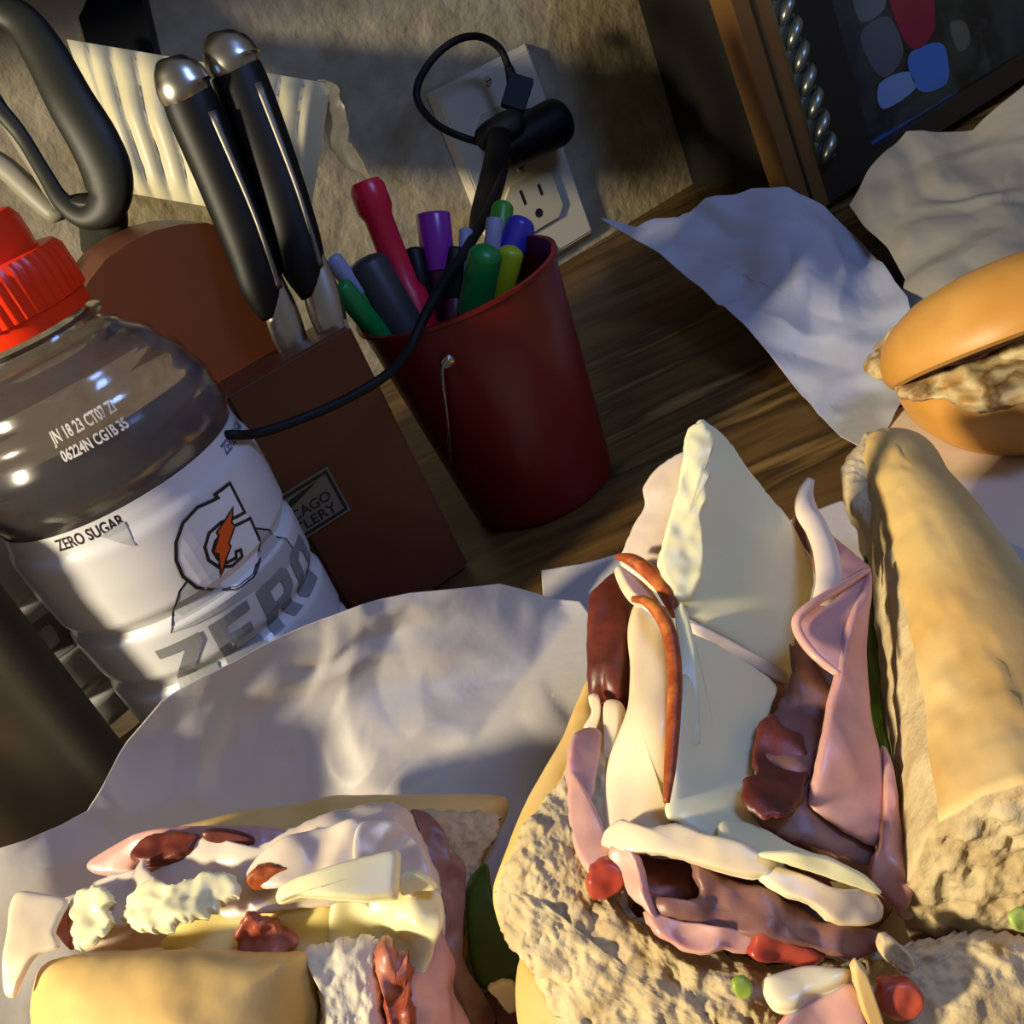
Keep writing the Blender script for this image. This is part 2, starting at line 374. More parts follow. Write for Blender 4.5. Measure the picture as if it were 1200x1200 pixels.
# ---------------------------------------------------------------- charger, cables
ch = thing('phone_charger', 'stubby black charger plugged into the upper outlet', 'charger', wp(ac+1, 7.2, .8))
P0 = wp(ac-.4, 7.9, .8)
PC = P0+WN*1.35; CX = WD*.985-UP*.02
tube('body', [PC-CX*1.5, PC-CX*1.45, PC-CX*1.2, PC-CX*.5, PC+CX*1.0, PC+CX*2.4, PC+CX*2.95, PC+CX*3.25, PC+CX*3.35], [.05, .8, 1.05, 1.15, 1.25, 1.3, 1.2, .85, .05], black_m, ch, 32, 6)
wbox('blade_socket', ac-1, ac+1.6, 7.1, 9, .8, 1.2, black_m, ch, .1)
cu = thing('short_cable', 'thin black cable looping from the outlet plug over the ivory plate', 'cable', wp(ac, 8, 2))
box('usb_plug', D(606, 112, 53.6), IR*.95-IU*.3, IU*.95+IR*.3, 1.25, 1.7, .6, black_m, cu, .12)
tube('strain_relief', [D(601, 95, 53.4), D(596, 78, 53.2)], [.34, .22], blackr_m, cu)
tube('cord', [D(596, 78, 53.2), D(585, 56, 52.8), D(562, 43, 52), D(535, 47, 51), D(508, 68, 50.5), D(490, 98, 50), D(491, 122, 50), D(512, 146, 50.5), D(540, 160, 51), D(566, 168, 51)], .19, blackr_m, cu)
cc = thing('charging_cable', 'long black cable hanging from the plug across the red bucket and knife block', 'cable', D(560, 300, 40))
tube('plug', [D(562, 168, 50.9), D(564, 167, 50.9), D(572, 162, 50.7), D(586, 154, 50.6), D(600, 146, 50.7), D(608, 142, 50.8), D(611, 140, 50.9)], [.1, .55, .72, .78, .75, .55, .1], blackr_m, cc, 24, 6)
tube('cable_bundle', [D(585, 148, 50.4), D(583, 180, 49), D(576, 215, 47), D(566, 248, 42), D(556, 275, 38)], [.55, .6, .62, .5, .24], black_m, cc, flat=(FWD, .6))
tube('cord', [D(592, 160, 50), D(590, 200, 48), D(572, 245, 41), D(548, 290, 36.0), D(520, 330, 33.6), D(498, 370, 32.4), D(478, 412, 31.6), D(452, 440, 30.2), D(405, 468, 29.6), D(350, 492, 29), D(300, 508, 28.3), D(262, 510, 27.6), D(215, 515, 31.5)], [.2, .2, .2, .19, .18, .17, .15, .15, .14, .14, .14, .13, .13], blackr_m, cc)

# ---------------------------------------------------------------- knife block
BY = math.radians(20); BX = np.array([math.cos(BY), math.sin(BY), 0]); BN = np.array([math.sin(BY), -math.cos(BY), 0])
TR = D(410, 380, 31.6); hB = TR[2]; bo = np.array([TR[0], TR[1], 0])
kb = thing('knife_block', 'two tier reddish wooden knife block with a grey plaque beside the red bucket', 'knife block', bo-BX*4.5-BN*2)
BW = 4.45
# front tier: side profile pushed along the front
def along(name, prof, a0, a1, m, parent, bev, y0=0):
    "profile (back distance, height) pushed along the block front from a0 to a1"
    bm = bmesh.new(); A = [bm.verts.new(bo+BX*a0-BN*p[0]+UP*p[1]) for p in prof]; B = [bm.verts.new(bo+BX*a1-BN*p[0]+UP*p[1]) for p in prof]
    n = len(prof); bm.faces.new(A); bm.faces.new(B[::-1])
    for i in range(n): bm.faces.new((A[i], A[(i+1) % n], B[(i+1) % n], B[i]))
    bmesh.ops.recalc_face_normals(bm, faces=bm.faces)
    bmesh.ops.bevel(bm, geom=list(bm.edges), offset=bev, segments=3, affect='EDGES')
    return frombm(name, bm, m, parent)
ft = along('front_tier', [(0, .03), (3.9, .03), (3.9, hB-.5), (0, hB)], -BW, 0, block_m, kb, .12)
# dark knife slots let into the top of the front tier
def slot_at(a, c, z, ln=.25, wd=1.6):
    x = BX*a-BN*c
    box('knife_slot', bo+x+UP*(z-.02), BX, -BN, ln, wd, .05, hole_m, ft, 0)
# rear tier, an arch cut in solid wood
q0 = bo-BN*4.05
def to_rear(px, py):
    r = ray(px, py); t = ((q0-CAM)@BN)/(r@BN); p = CAM+r*t; return ((p-q0)@BX, p[2])
arch = [to_rear(*p) for p in [(92, 352), (104, 330), (124, 304), (152, 284), (182, 270), (212, 263), (242, 261), (272, 270), (298, 290), (318, 318), (334, 360)]]
amin = min(p[0] for p in arch)
arch = [(amin-.1, .03)]+arch+[(arch[-1][0]+.2, .03)]
prism('rear_tier', arch, q0, BX, UP, -4.5, block_m, kb, .1)
print('arch', arch[:4], 'hB', hB)
# plaque with lettering
pq = bo-BX*0
def on_front(px, py, out=0):
    r = ray(px, py); t = ((bo+BN*out-CAM)@BN)/(r@BN); p = CAM+r*t; return ((p-bo)@BX, p[2])
c_ = [on_front(*p) for p in ((318, 585), (383, 547), (402, 600), (340, 643))]
print('plaque', c_)
pa = c_[0][0]; pw = 3.0; pu = c_[1][0]-pw; pz0 = (c_[2][1]+c_[3][1])/2; pz1 = (c_[0][1]+c_[1][1])/2
pqo = setp(prism('plaque', [(pu, pz0), (pu+pw, pz0), (pu+pw, pz1), (pu, pz1)], bo, BX, UP, -.0 or .08, [plaque_m], ft, .0), label='grey plaque with black border and lettering')
def text_mesh(s, size, bold=0.0, space=1.0):
    c = bpy.data.curves.new('t', 'FONT'); c.body = s; c.size = size; c.offset = bold; c.space_character = space; c.fill_mode = 'FRONT'; c.dimensions = '2D'; c.resolution_u = 3
    o = bpy.data.objects.new('t', c); sc.collection.objects.link(o); dg = bpy.context.evaluated_depsgraph_get(); dg.update()
    me = bpy.data.meshes.new_from_object(o.evaluated_get(dg)); bpy.data.objects.remove(o); bpy.data.curves.remove(c)
    V = [(v.co.x, v.co.y) for v in me.vertices]; F = [list(p.vertices) for p in me.polygons]; bpy.data.meshes.remove(me)
    return V, F
def strip_mesh(V, F, step):
    "cut a flat mesh into narrow strips so it can be bent"
    bm = bmesh.new(); vs = [bm.verts.new((v[0], v[1], 0)) for v in V]
    for f in F:
        try: bm.faces.new([vs[i] for i in f])
        except ValueError: pass
    xs = [v[0] for v in V]; x = math.floor(min(xs)/step)*step
    while x < max(xs):
        bmesh.ops.bisect_plane(bm, geom=list(bm.verts)+list(bm.edges)+list(bm.faces), plane_co=(x, 0, 0), plane_no=(1, 0, 0)); x += step
    ys = [v[1] for v in V]; y = math.floor(min(ys)/step)*step
    while y < max(ys):
        bmesh.ops.bisect_plane(bm, geom=list(bm.verts)+list(bm.edges)+list(bm.faces), plane_co=(0, y, 0), plane_no=(0, 1, 0)); y += step
    bmesh.ops.triangulate(bm, faces=bm.faces)
    bm.verts.index_update(); V = [(v.co.x, v.co.y) for v in bm.verts]; F = [[v.index for v in f.verts] for f in bm.faces]; bm.free(); return V, F
def flat_print(name, V, F, fn, m, parent, label=None):
    "print placed by fn(u, v) -> world point; a thin raised film with a back"
    return mk(name, [fn(*v) for v in V], F, m, parent, None, False, None, label)
def ribbon(P, wdt, closed=True):
    P = [np.array(p, float) for p in P]; n = len(P); V = []; F = []
    for i in range(n):
        a = P[i-1] if (i or closed) else P[i]; b = P[(i+1) % n] if (i < n-1 or closed) else P[i]
        d1 = P[i]-a; d2 = b-P[i]
        if np.linalg.norm(d1) < 1e-9: d1 = d2
        if np.linalg.norm(d2) < 1e-9: d2 = d1
        d1 = d1/np.linalg.norm(d1); d2 = d2/np.linalg.norm(d2); n1 = np.array([-d1[1], d1[0]]); n2 = np.array([-d2[1], d2[0]])
        nn = n1+n2; nn /= max(np.linalg.norm(nn), .3); k = min(1/max(nn@n1, .5), 1.6)
        V += [tuple(P[i]+nn*wdt/2*k), tuple(P[i]-nn*wdt/2*k)]
    for i in range(n if closed else n-1):
        j = (i+1) % n; F.append((2*i, 2*i+1, 2*j+1, 2*j))
    return V, F
fpl = lambda u, v: bo+BX*u+UP*v+BN*.085
V, F = ribbon([(pu+.12, pz0+.12), (pu+pw-.12, pz0+.12), (pu+pw-.12, pz1-.12), (pu+.12, pz1-.12)], .11)
flat_print('border', V, F, fpl, ink_m, pqo)
for s_, zz in (('CHICAGO', .41), ('CUTLERY', .15)):
    V, F = text_mesh(s_, 1, .02); Hp = pz1-pz0; h_ = max(v[1] for v in V)
    w_ = max(v[0] for v in V); V = [(v[0]*(pw-.7)/w_, v[1]*.2*Hp/h_) for v in V]
    flat_print('lettering', [(v[0]+pu+.35, v[1]+pz0+zz*Hp) for v in V], F, fpl, ink_m, pqo)
flat_print('emblem', [(pu+.45, pz1-.30*Hp), (pu+.8, pz1-.34*Hp), (pu+1.4, pz1-.31*Hp), (pu+2.0, pz1-.22*Hp), (pu+2.55, pz1-.12*Hp), (pu+1.8, pz1-.15*Hp), (pu+1.2, pz1-.2*Hp), (pu+.8, pz1-.26*Hp)], [tuple(range(8))], fpl, ink_m, pqo)

# ---------------------------------------------------------------- knives
def knife(top, bot, wd, label, group):
    t = D(*top); b = D(*bot); L = np.linalg.norm(t-b); ax = (t-b)/L
    kn = thing('kitchen_knife', label, 'knife', b, group)
    f = b-CAM; f /= np.linalg.norm(f); sx = np.cross(ax, f); sx /= np.linalg.norm(sx)
    if sx@IR < 0: sx = -sx
    h = wd/2; vd = np.cross(sx, ax); vd = vd if vd@f < 0 else -vd          # vd points to the viewer
    q = lambda s, x=0, y=0: b+ax*s+sx*x+vd*y
    tube('handle', [q(1.2, -.18), q(2.2, -.14), q(L*.35, -.04), q(L*.6), q(L*.82, -.03), q(L-.75, -.05)], [h*.5, h*.95, h*1.05, h*1.12, h*1.15, h*1.0], black_m, kn, 24, 8, flat=(vd, .75))
    tube('butt_cap', [q(L-2.3, h*.55), q(L-1.6, h*.32), q(L-1.1, 0), q(L-.6, -.04), q(L-.25, -.03), q(L-.07, 0), q(L, 0)], [h*.3, h*.75, h*1.18, h*1.1, h*.88, h*.55, .04], steel_m, kn, 28, 8, flat=(vd, .82))
    tube('tang', [q(2.0, h*.5, h*.42), q(3.2, h*.62, h*.6), q(L*.5, h*.68, h*.66), q(L-1.9, h*.6, h*.62)], [.12, .09, .09, .16], tang_m, kn, 10, 8, flat=(vd, .9))
    tube('bolster', [q(3.1, h*.5, h*.3), q(2.4, h*.4, .1), q(1.4, h*.2), q(.5, h*.1), q(-.4, h*.1)], [.12, h*.42, h*.75, h*.78, h*.6], steel_m, kn, 20, 6, flat=(vd, .6))
    prism('blade', [(-h*.5, -3.2), (h*.8, -3.2), (h*.8, .2), (-h*.5, .2)], b, sx, ax, .2, steel_m, kn, .03, 1)
    return kn
knife((203, 66, 31.0), (343, 412, 33.3), 1.45, 'left black handled knife with steel butt cap standing in the wooden block', 'knives in the block')
knife((262, 37, 31.8), (388, 388, 33.2), 1.5, 'right black handled knife with steel butt cap nearest the red bucket', 'knives in the block')
# scissors
scs = thing('kitchen_scissors', 'dark grey looped scissors handles standing at the left of the wooden block', 'scissors', D(120, 270, 35))
tube('handle_loop', [D(*p) for p in [(-48, 60, 34), (-14, 14, 34), (22, 22, 34), (52, 62, 34), (82, 118, 34), (110, 165, 34.2), (126, 205, 34.5), (124, 238, 34.8), (100, 252, 35), (72, 235, 35), (50, 200, 35), (22, 155, 35), (-18, 108, 34.6)]], [.5, .55, .6, .72, .8, .85, .85, .75, .5, .33, .27, .27, .35], greyh_m, scs, 14, 8, True, flat=(FWD, .55))
tube('handle_loop', [D(*p) for p in [(-60, 120, 36), (-20, 105, 36), (8, 140, 36), (30, 175, 36), (52, 212, 36), (66, 250, 36), (40, 228, 36), (10, 200, 36), (-30, 170, 36)]], [.3, .3, .28, .28, .3, .35, .42, .42, .36], greyl_m, scs, 12, 8, True, label='pale grey loop', flat=(FWD, .8))
tube('shank', [D(112, 232, 35), D(118, 262, 35.6), D(112, 300, 36.6)], [.95, .95, .6], greyh_m, scs, 14, flat=(FWD, .5))
# pale ribbed packet, its film tail, and the black handle behind
pk = thing('ribbed_packet', 'cream ribbed plastic packet leaning on the wall behind the knife handles', 'packet', D(230, 225, 43))
Vp = []; Fp = []; nu, nv = 90, 12
tl, tr_, bl, br_ = D(78, 46, 43), D(388, 98, 44), D(142, 225, 44), D(362, 262, 45)
nrm = np.cross(tr_-tl, bl-tl); nrm /= np.linalg.norm(nrm); nrm = nrm if nrm@FWD < 0 else -nrm
for side in (0, 1):
    for j in range(nv+1):
        for i in range(nu+1):
            u, v = i/nu, j/nv; p = (tl*(1-u)+tr_*u)*(1-v)+(bl*(1-u)+br_*u)*v
            rb = abs(math.sin(u*34+.6*math.sin(u*9)+.25*math.sin(v*5)))**.7*.34+noise.noise(Vector((u*5, v*3, 1)))*.35
            e = min(1, min(u, 1-u)*14)*min(1, min(v, 1-v)*9)
            Vp.append(p+nrm*((rb+.5)*e if side == 0 else -.5*e))
n0 = (nu+1)*(nv+1)
for j in range(nv):
    for i in range(nu):
        a = j*(nu+1)+i; Fp.append((a, a+1, a+nu+2, a+nu+1)); Fp.append((n0+a+nu+1, n0+a+nu+2, n0+a+1, n0+a))
bo_ = mk('ribbed_body', Vp, Fp, cream_m, pk)
leaf('film_tail', [(372, 95), (392, 100), (404, 130), (408, 160), (425, 185), (436, 214), (418, 200), (398, 190), (384, 165), (376, 130)], [(380, 100, 44), (430, 210, 44.5), (390, 180, 45), (400, 120, 43.6)], .04, film_m, pk, crease=(.25, 1.1, 4), rings=8)
bh = prism('utensil_handle', [(-.3, -1.6), (2.5, -2.3), (2.7, 9), (-.6, 9)], D(118, 48, 46.5), (D(150, 40, 46.5)-D(118, 48, 46.5)), IU+IR*-.28, 1.2, black_m, None, .35, 3)
setp(bh, 'black flat handle rising behind the cream ribbed packet at the wall', 'utensil')

# ---------------------------------------------------------------- red bucket and its pens
bc_ = np.array([1.45, 34.6, 0]); RB0, RB1, HB = 2.75, 3.62, 8.5
bk = thing('pen_bucket', 'small dark red metal bucket with wire handle holding pens', 'bucket', bc_)
lathe('pail', [(0, .03), (RB0-.05, .03), (RB0, .1), (RB0+.05, .3), (RB1-.05, HB-.15), (RB1+.08, HB-.08), (RB1+.08, HB+.05), (RB1-.08, HB+.05), (RB1-.16, HB-.1), (RB0-.1, .35), (0, .35)], bc_, UP, red_m, bk, 72)
def on_bucket(px, py, out=0.05):
    r = ray(px, py); best = None
    for t in np.linspace(25, 45, 1500):
        p = CAM+r*t; rr = RB0+(RB1-RB0)*p[2]/HB+out
        if math.hypot(p[0]-bc_[0], p[1]-bc_[1]) < rr: return p
    return CAM+r*36
rv = on_bucket(524, 424, .1)
lathe('rivet', [(0, .22), (.16, .2), (.24, .1), (.26, 0)], rv-(-(bc_+UP*rv[2])+rv)*.02, rv-(bc_+UP*rv[2]), steel_m, bk, 20)
hw = [on_bucket(*p) for p in ((526, 420, .2), (519, 430, .25), (519, 450, .22), (523, 480, .2), (526, 510, .2), (529, 545, .2))]
tube('wire_handle', hw, .06, steel_m, bk, 8)
def pen(name, label, catg, top, botpx, r, m_cap, m_body, cap_len=3.0, dome=.3, ridge=False):
    t = D(*top); b = D(*botpx); ax = t-b; L = np.linalg.norm(ax); ax /= L
    # run the barrel on down into the bucket
    b2 = t-ax*max(L, 6.5)
    dxy = b2[:2]-bc_[:2]; lim = 2.1
    if np.linalg.norm(dxy) > lim: b2[:2] = bc_[:2]+dxy/np.linalg.norm(dxy)*lim
    b2[2] = max(b2[2], .6); ax = t-b2; L = np.linalg.norm(ax)
    th = thing(name, label, catg, b2, 'pens in the red bucket')
    lathe('barrel', [(0, 0), (r*.4, .02), (r*.85, .5), (r*.88, L-cap_len+.1), (0, L-cap_len+.1)], b2, ax, m_body, th, 24)
    pr = [(r*.9, L-cap_len), (r*1.0, L-cap_len+.06), (r*.98, L-dome)]
    for a in np.linspace(0, math.pi/2, 6)[1:]: pr.append((r*.98*math.cos(a), L-dome+dome*math.sin(a)))
    if ridge: pr = [(r*.9, L-cap_len), (r*1.12, L-cap_len+.05), (r*1.1, L-cap_len+1.9), (r*.82, L-cap_len+2.3), (r*.8, L-1.3), (r*1.0, L-1.0), (r*1.0, L-.25), (r*.8, L-.03), (0, L)]
    lathe('cap', pr, b2, ax, m_cap, th, 24)
    return th
pen('highlighter', 'long translucent pink highlighter standing at the left of the bucket', 'highlighter', (427, 212, 35.0), (492, 382, 36.2), .62, pink_m, pink_m, 6.0, .2, True)
pen('marker_pen', 'magenta and purple capped marker in the middle of the bucket', 'marker', (507, 247, 36.5), (506, 352, 37.5), .62, mag_m, wine_pl, 2.1, .12)
pen('marker_pen', 'bright green capped marker leaning on the bucket front rim', 'marker', (571, 288, 33.4), (556, 360, 34.8), .58, green_pl, gry_pl, 2.5, .4)
pen('marker_pen', 'yellow green marker at the right front rim of the bucket', 'marker', (601, 288, 34.8), (585, 350, 35.6), .45, yel_pl, yel_pl, 2.5, .3)
pen('marker_pen', 'violet blue capped marker at the right rim below the outlet', 'marker', (614, 254, 36.8), (588, 320, 37), .55, blue_pl, blue_pl, 2.5, .35)
pen('marker_pen', 'dark green capped pen just behind the hanging cable', 'pen', (590, 236, 38), (578, 330, 37.5), .42, green2_pl, green2_pl, 2.5, .3)
pen('ballpoint_pen', 'clear grey barrelled pen beside the hanging cable', 'pen', (580, 254, 36.0), (572, 340, 36.4), .3, lav_pl, lav_pl, 2.5, .1)
pen('ballpoint_pen', 'slim slate blue pen left of the hanging cable', 'pen', (546, 268, 37), (545, 340, 36.6), .26, lav_pl, gry_pl, 2.0, .1)
pen('marker_pen', 'short black marker left of the magenta cap', 'marker', (483, 290, 36.4), (494, 370, 36.4), .4, black_m, black_m, 2.0, .2)
pen('marker_pen', 'black marker close against the right of the magenta cap', 'marker', (533, 290, 36.8), (525, 372, 36.4), .42, black_m, wine_pl, 2.0, .2)
pen('marker_pen', 'thick dark grey marker left of the pink highlighter', 'marker', (424, 302, 34.6), (462, 398, 35.2), .78, gry_pl, gry_pl, 3.0, .35)
pen('ballpoint_pen', 'pale lavender pen tip at the left rim beside the knife', 'pen', (387, 300, 34.0), (428, 388, 34.8), .32, lav_pl, green2_pl, 1.6, .15)
pen('ballpoint_pen', 'green pen low at the left rim beside the knife block', 'pen', (396, 332, 33.8), (440, 404, 34.8), .4, green_pl, green_pl, 2.6, .2)

# ---------------------------------------------------------------- bottles
def rprof(z):
    K = [(0, 2.6), (.3, 3.15), (.9, 3.35), (1.6, 3.45), (2.2, 3.42), (2.6, 3.18), (3.0, 3.42), (4.2, 3.45), (4.6, 3.2), (5.0, 3.44), (6.2, 3.5), (6.5, 3.3), (6.9, 3.52), (8.0, 3.58), (8.9, 3.58), (9.3, 3.45), (9.7, 3.4), (10.2, 3.55), (11.0, 3.5), (11.8, 3.25), (12.6, 2.8), (13.2, 2.2), (13.55, 1.75), (13.8, 1.6), (14.6, 1.58)]
    for (a, ra), (b, rb) in zip(K, K[1:]):
        if a <= z <= b:
            t = (z-a)/(b-a); t = t*t*(3-2*t); return ra+(rb-ra)*t
    return K[-1][1]
LZ0, LZ1 = 1.4, 9.75
BC = np.array([-9.42, 27.61, 0])
def make_bottle():
    bt = thing('drink_bottle', 'clear sports drink bottle with orange cap and white ZERO label, in front', 'bottle', BC, 'sports drink bottles')
    zs = np.linspace(0, 14.6, 110)
    lathe('clear_body', [(0, .03)]+[(rprof(z), z+.03) for z in zs]+[(rprof(z)-.06, z+.05) for z in zs[::-1]]+[(0, .1)], BC, UP, pet_m, bt, 96)
    zl = np.linspace(.15, 13.3, 90)
    lathe('drink', [(0, .14)]+[(rprof(z)-.09, z) for z in zl]+[(0, 13.3)], BC, UP, liquid_m, bt, 72)
    zl = np.linspace(LZ0, LZ1, 70)
    lb = lathe('label_sleeve', [(rprof(z)+.03, z) for z in zl]+[(rprof(z)+.045, z) for z in zl[::-1]]+[(rprof(LZ0)+.03, LZ0)], BC, UP, label_m, bt, 128)
    rid = lambda t, h: 1+.025*(math.cos(t*44) > 0)*(14.4 < h < 15.55)
    lathe('cap', [(1.72, 14.0), (1.82, 14.02), (1.84, 14.4), (1.9, 14.45), (1.92, 15.0), (1.9, 15.5), (1.8, 15.7), (1.3, 15.75), (0, 15.75)], BC, UP, cap_m, bt, 176, mod=rid)
    lathe('spout_cap', [(1.42, 15.7), (1.42, 16.5), (1.3, 16.75), (1.15, 16.8), (0, 16.8)], BC, UP, cap_m, bt, 64)
    lathe('neck_ring', [(1.6, 13.62), (1.95, 13.68), (1.97, 13.8), (1.62, 13.86), (1.6, 13.62)], BC, UP, pet_m, bt, 64)
    return bt, lb
bt1, lb1 = make_bottle()
def hit(px, py, rr=3.5):
    r = ray(px, py); a = r[0]**2+r[1]**2; c0 = CAM-BC; b = 2*(c0[0]*r[0]+c0[1]*r[1]); c = c0[0]**2+c0[1]**2-rr*rr; q = b*b-4*a*c
    q = max(q, 0); t = (-b-math.sqrt(q))/(2*a); p = CAM+r*t-BC; th = math.atan2(p[1], p[0]); return (th*rr, p[2])
def wrap(u, v, out=.02):
    th = u/3.5; r = rprof(v)+out+.046; return BC+np.array([r*math.cos(th), r*math.sin(th), v])
def zoom4(P): return [hit(x/2.857, 350+y/2.857) for x, y in P]
def poly_print(name, P2, m, parent, out=.03, label=None):
    n = len(P2); V, F = strip_mesh(P2, [list(range(n))], .22); return flat_print(name, V, F, lambda u, v: wrap(u, v, out), m, parent, label)
def rib_print(name, P2, wd, m, parent, out=.04, closed=True):
    P3 = []; n = len(P2)
    for i in range(n if closed else n-1):
        a = np.array(P2[i]); b = np.array(P2[(i+1) % n]); k = max(1, int(np.linalg.norm(b-a)/.15))
        P3 += [a+(b-a)*j/k for j in range(k)]
    if not closed: P3.append(np.array(P2[-1]))
    V, F = ribbon(P3, wd, closed); return flat_print(name, V, F, lambda u, v: wrap(u, v, out), m, parent)
semi = zoom4([(575, 1115), (580, 1050), (600, 975), (640, 915), (700, 850), (780, 790), (850, 770), (905, 778), (950, 805), (985, 850), (960, 900), (870, 960), (760, 1030), (650, 1090)])
poly_print('half_disc', semi, greyl_ink, lb1, .02)
rib_print('arc_line', semi[:10], .05, ink_m, lb1, .026, False)
disc = zoom4([(755, 622), (708, 655), (718, 667), (650, 697), (605, 747), (584, 810), (586, 870), (610, 925), (655, 962), (720, 978), (790, 968), (845, 925), (878, 860), (868, 820), (825, 737), (805, 715)])
poly_print('logo_ground', disc, white_ink, lb1, .034)
outer = zoom4([(805, 717), (755, 620), (708, 655), (718, 667), (650, 697), (605, 747), (584, 810), (586, 870), (610, 925), (655, 962), (720, 978), (790, 968), (845, 925), (878, 860), (868, 820), (825, 737), (770, 762), (738, 778), (712, 810), (705, 840), (722, 868), (752, 882), (784, 866), (782, 846), (798, 840), (804, 862), (772, 893), (728, 897), (692, 872), (678, 828), (690, 782), (728, 748), (775, 733)])
rib_print('logo_outline', outer, .09, ink_m, lb1)
bolt = zoom4([(766, 698), (738, 745), (714, 780), (722, 792), (707, 848), (724, 852), (735, 928), (752, 862), (764, 828), (756, 818), (774, 760), (763, 750)])
poly_print('bolt', bolt, orange_ink, lb1, .045); rib_print('bolt_outline', bolt, .05, ink_m, lb1, .05)
tri = zoom4([(415, 745), (335, 795), (455, 822)])
poly_print('triangle_mark', tri, greyl_ink, lb1, .02)
# big ZERO built from block letters
def glyph(ch):
    s = .2
    if ch == 'Z': return [[(0, 1), (.9, 1), (.9, .8), (.38, .2), (.9, .2), (.9, 0), (0, 0), (0, .2), (.52, .8), (0, .8)]]
    if ch == 'E': return [[(0, 0), (.85, 0), (.85, .2), (.3, .2), (.3, .4), (.75, .4), (.75, .6), (.3, .6), (.3, .8), (.85, .8), (.85, 1), (0, 1)]]
    if ch == 'R': return [[(0, 0), (.3, 0), (.3, 1), (0, 1)], [(.3, 1), (.3, .8), (.6, .8), (.75, 1)], [(.75, 1), (.6, .8), (.63, .74), (.63, .62), (.58, .55), (.7, .4), (.88, .5), (.92, .6), (.9, .85)], [(.3, .55), (.3, .37), (.7, .4), (.58, .55)], [(.4, .38), (.6, 0), (.94, 0), (.7, .4)]]
    if ch == 'O': return [[(.12, 0), (.5, 0), (.5, .2), (.3, .26), (.3, .74), (.5, .8), (.5, 1), (.12, 1), (0, .88), (0, .12)], [(.5, 0), (.82, 0), (.94, .12), (.94, .88), (.82, 1), (.5, 1), (.5, .8), (.64, .74), (.64, .26), (.5, .2)]]
z0 = hit(187, 762); z1 = hit(368, 655); zb = hit(213, 812)
print('ZERO', z0, z1, zb, 'sugar', hit(70, 643), hit(145, 605), hit(265, 522), 'stamp', hit(68, 530), hit(145, 492), 'sil', hit(395,712), 'G', hit(253,640))
def word(txt, u0, v0, cw, hgt, m, parent, slant=.12, gap=1.08):
    for i, ch in enumerate(txt):
        VV = []; FF_ = []
        for pg in glyph(ch):
            P2 = [(u0+i*cw*gap+p[0]*cw+p[1]*slant*cw, v0+p[1]*hgt) for p in pg]
            V, F = strip_mesh(P2, [list(range(len(P2)))], .22); FF_ += [[x+len(VV) for x in f] for f in F]; VV += V
        flat_print('block_letter', VV, FF_, lambda u, v: wrap(u, v, .03), m, parent)
def wtext(s, u0, v0, size, width, m, parent, out=.006, name='lettering'):
    V, F = text_mesh(s, size, .01); w_ = max(v[0] for v in V); V = [(v[0]*width/w_, v[1]) for v in V]; V, F = strip_mesh(V, F, .2)
    flat_print(name, [(v[0]+u0, v[1]+v0) for v in V], F, lambda u, v: wrap(u, v, out), m, parent)
eT = hit(241, 728); rT = hit(299, 693); rB = hit(317, 751)
cw = (rT[0]-eT[0])/1.08
word('ZERO', eT[0]-cw*1.2, rB[1], cw, rT[1]-rB[1], grey_ink, lb1, .1)
s0, s1 = hit(70, 646), hit(146, 610)
wtext('ZERO SUGAR', s0[0], s0[1], .42, s1[0]-s0[0], ink_m, lb1)
s0 = hit(263, 530)
wtext('ZERO SUGAR', s0[0], s0[1]-.1, .42, s1[0]-hit(70, 646)[0], blue_ink, lb1)
s0, s1 = hit(66, 540, 3.4), hit(146, 500, 3.4)
cbdy = [c for c in bt1.children if c.name.startswith('clear_body')][0]
wtext('JN 18 23 CT07 ZI', s0[0], s0[1]+.35, .4, s1[0]-s0[0], stamp_ink, cbdy, .012, 'date_stamp')
wtext('06224N CG1B 35', s0[0], s0[1]-.1, .36, s1[0]-s0[0], stamp_ink, cbdy, .03, 'date_stamp')

def copy_tree(o, parent=None):
    c = o.copy(); sc.collection.objects.link(c); ORG[c.name] = ORG[o.name]
    if parent is not None: c.parent = parent
    for ch in list(o.children): copy_tree(ch, c)
    return c
b2 = copy_tree(bt1); B2 = np.array([-16.6, 32.4, 0]); b2.location = Vector(B2)*S; b2.rotation_euler.z = math.radians(-42)
setp(b2, 'second drink bottle with white ZERO label in shade behind the front bottle and steel tumbler')

# steel tumbler
tb = thing('steel_tumbler', 'tall dark brushed steel tumbler at the lower left edge', 'tumbler', (-16.1, 24.8, 0))
TC = np.array([-16.1, 24.8, 0])
lathe('cup', [(0, .03), (2.9, .03), (3.0, .2), (3.05, 1), (3.12, 10.4), (3.16, 10.6), (3.06, 10.6), (2.9, 1.2), (0, 1.0)], TC, UP, tumbler_m, tb, 96)
lathe('lid', [(3.04, 10.5), (3.2, 10.62), (3.2, 11.1), (3.0, 11.3), (0, 11.3)], TC, UP, black_m, tb, 64)
lathe('base_ring', [(2.8, .02), (3.1, .05), (3.12, .6), (3.04, .65)], TC, UP, black_m, tb, 64)

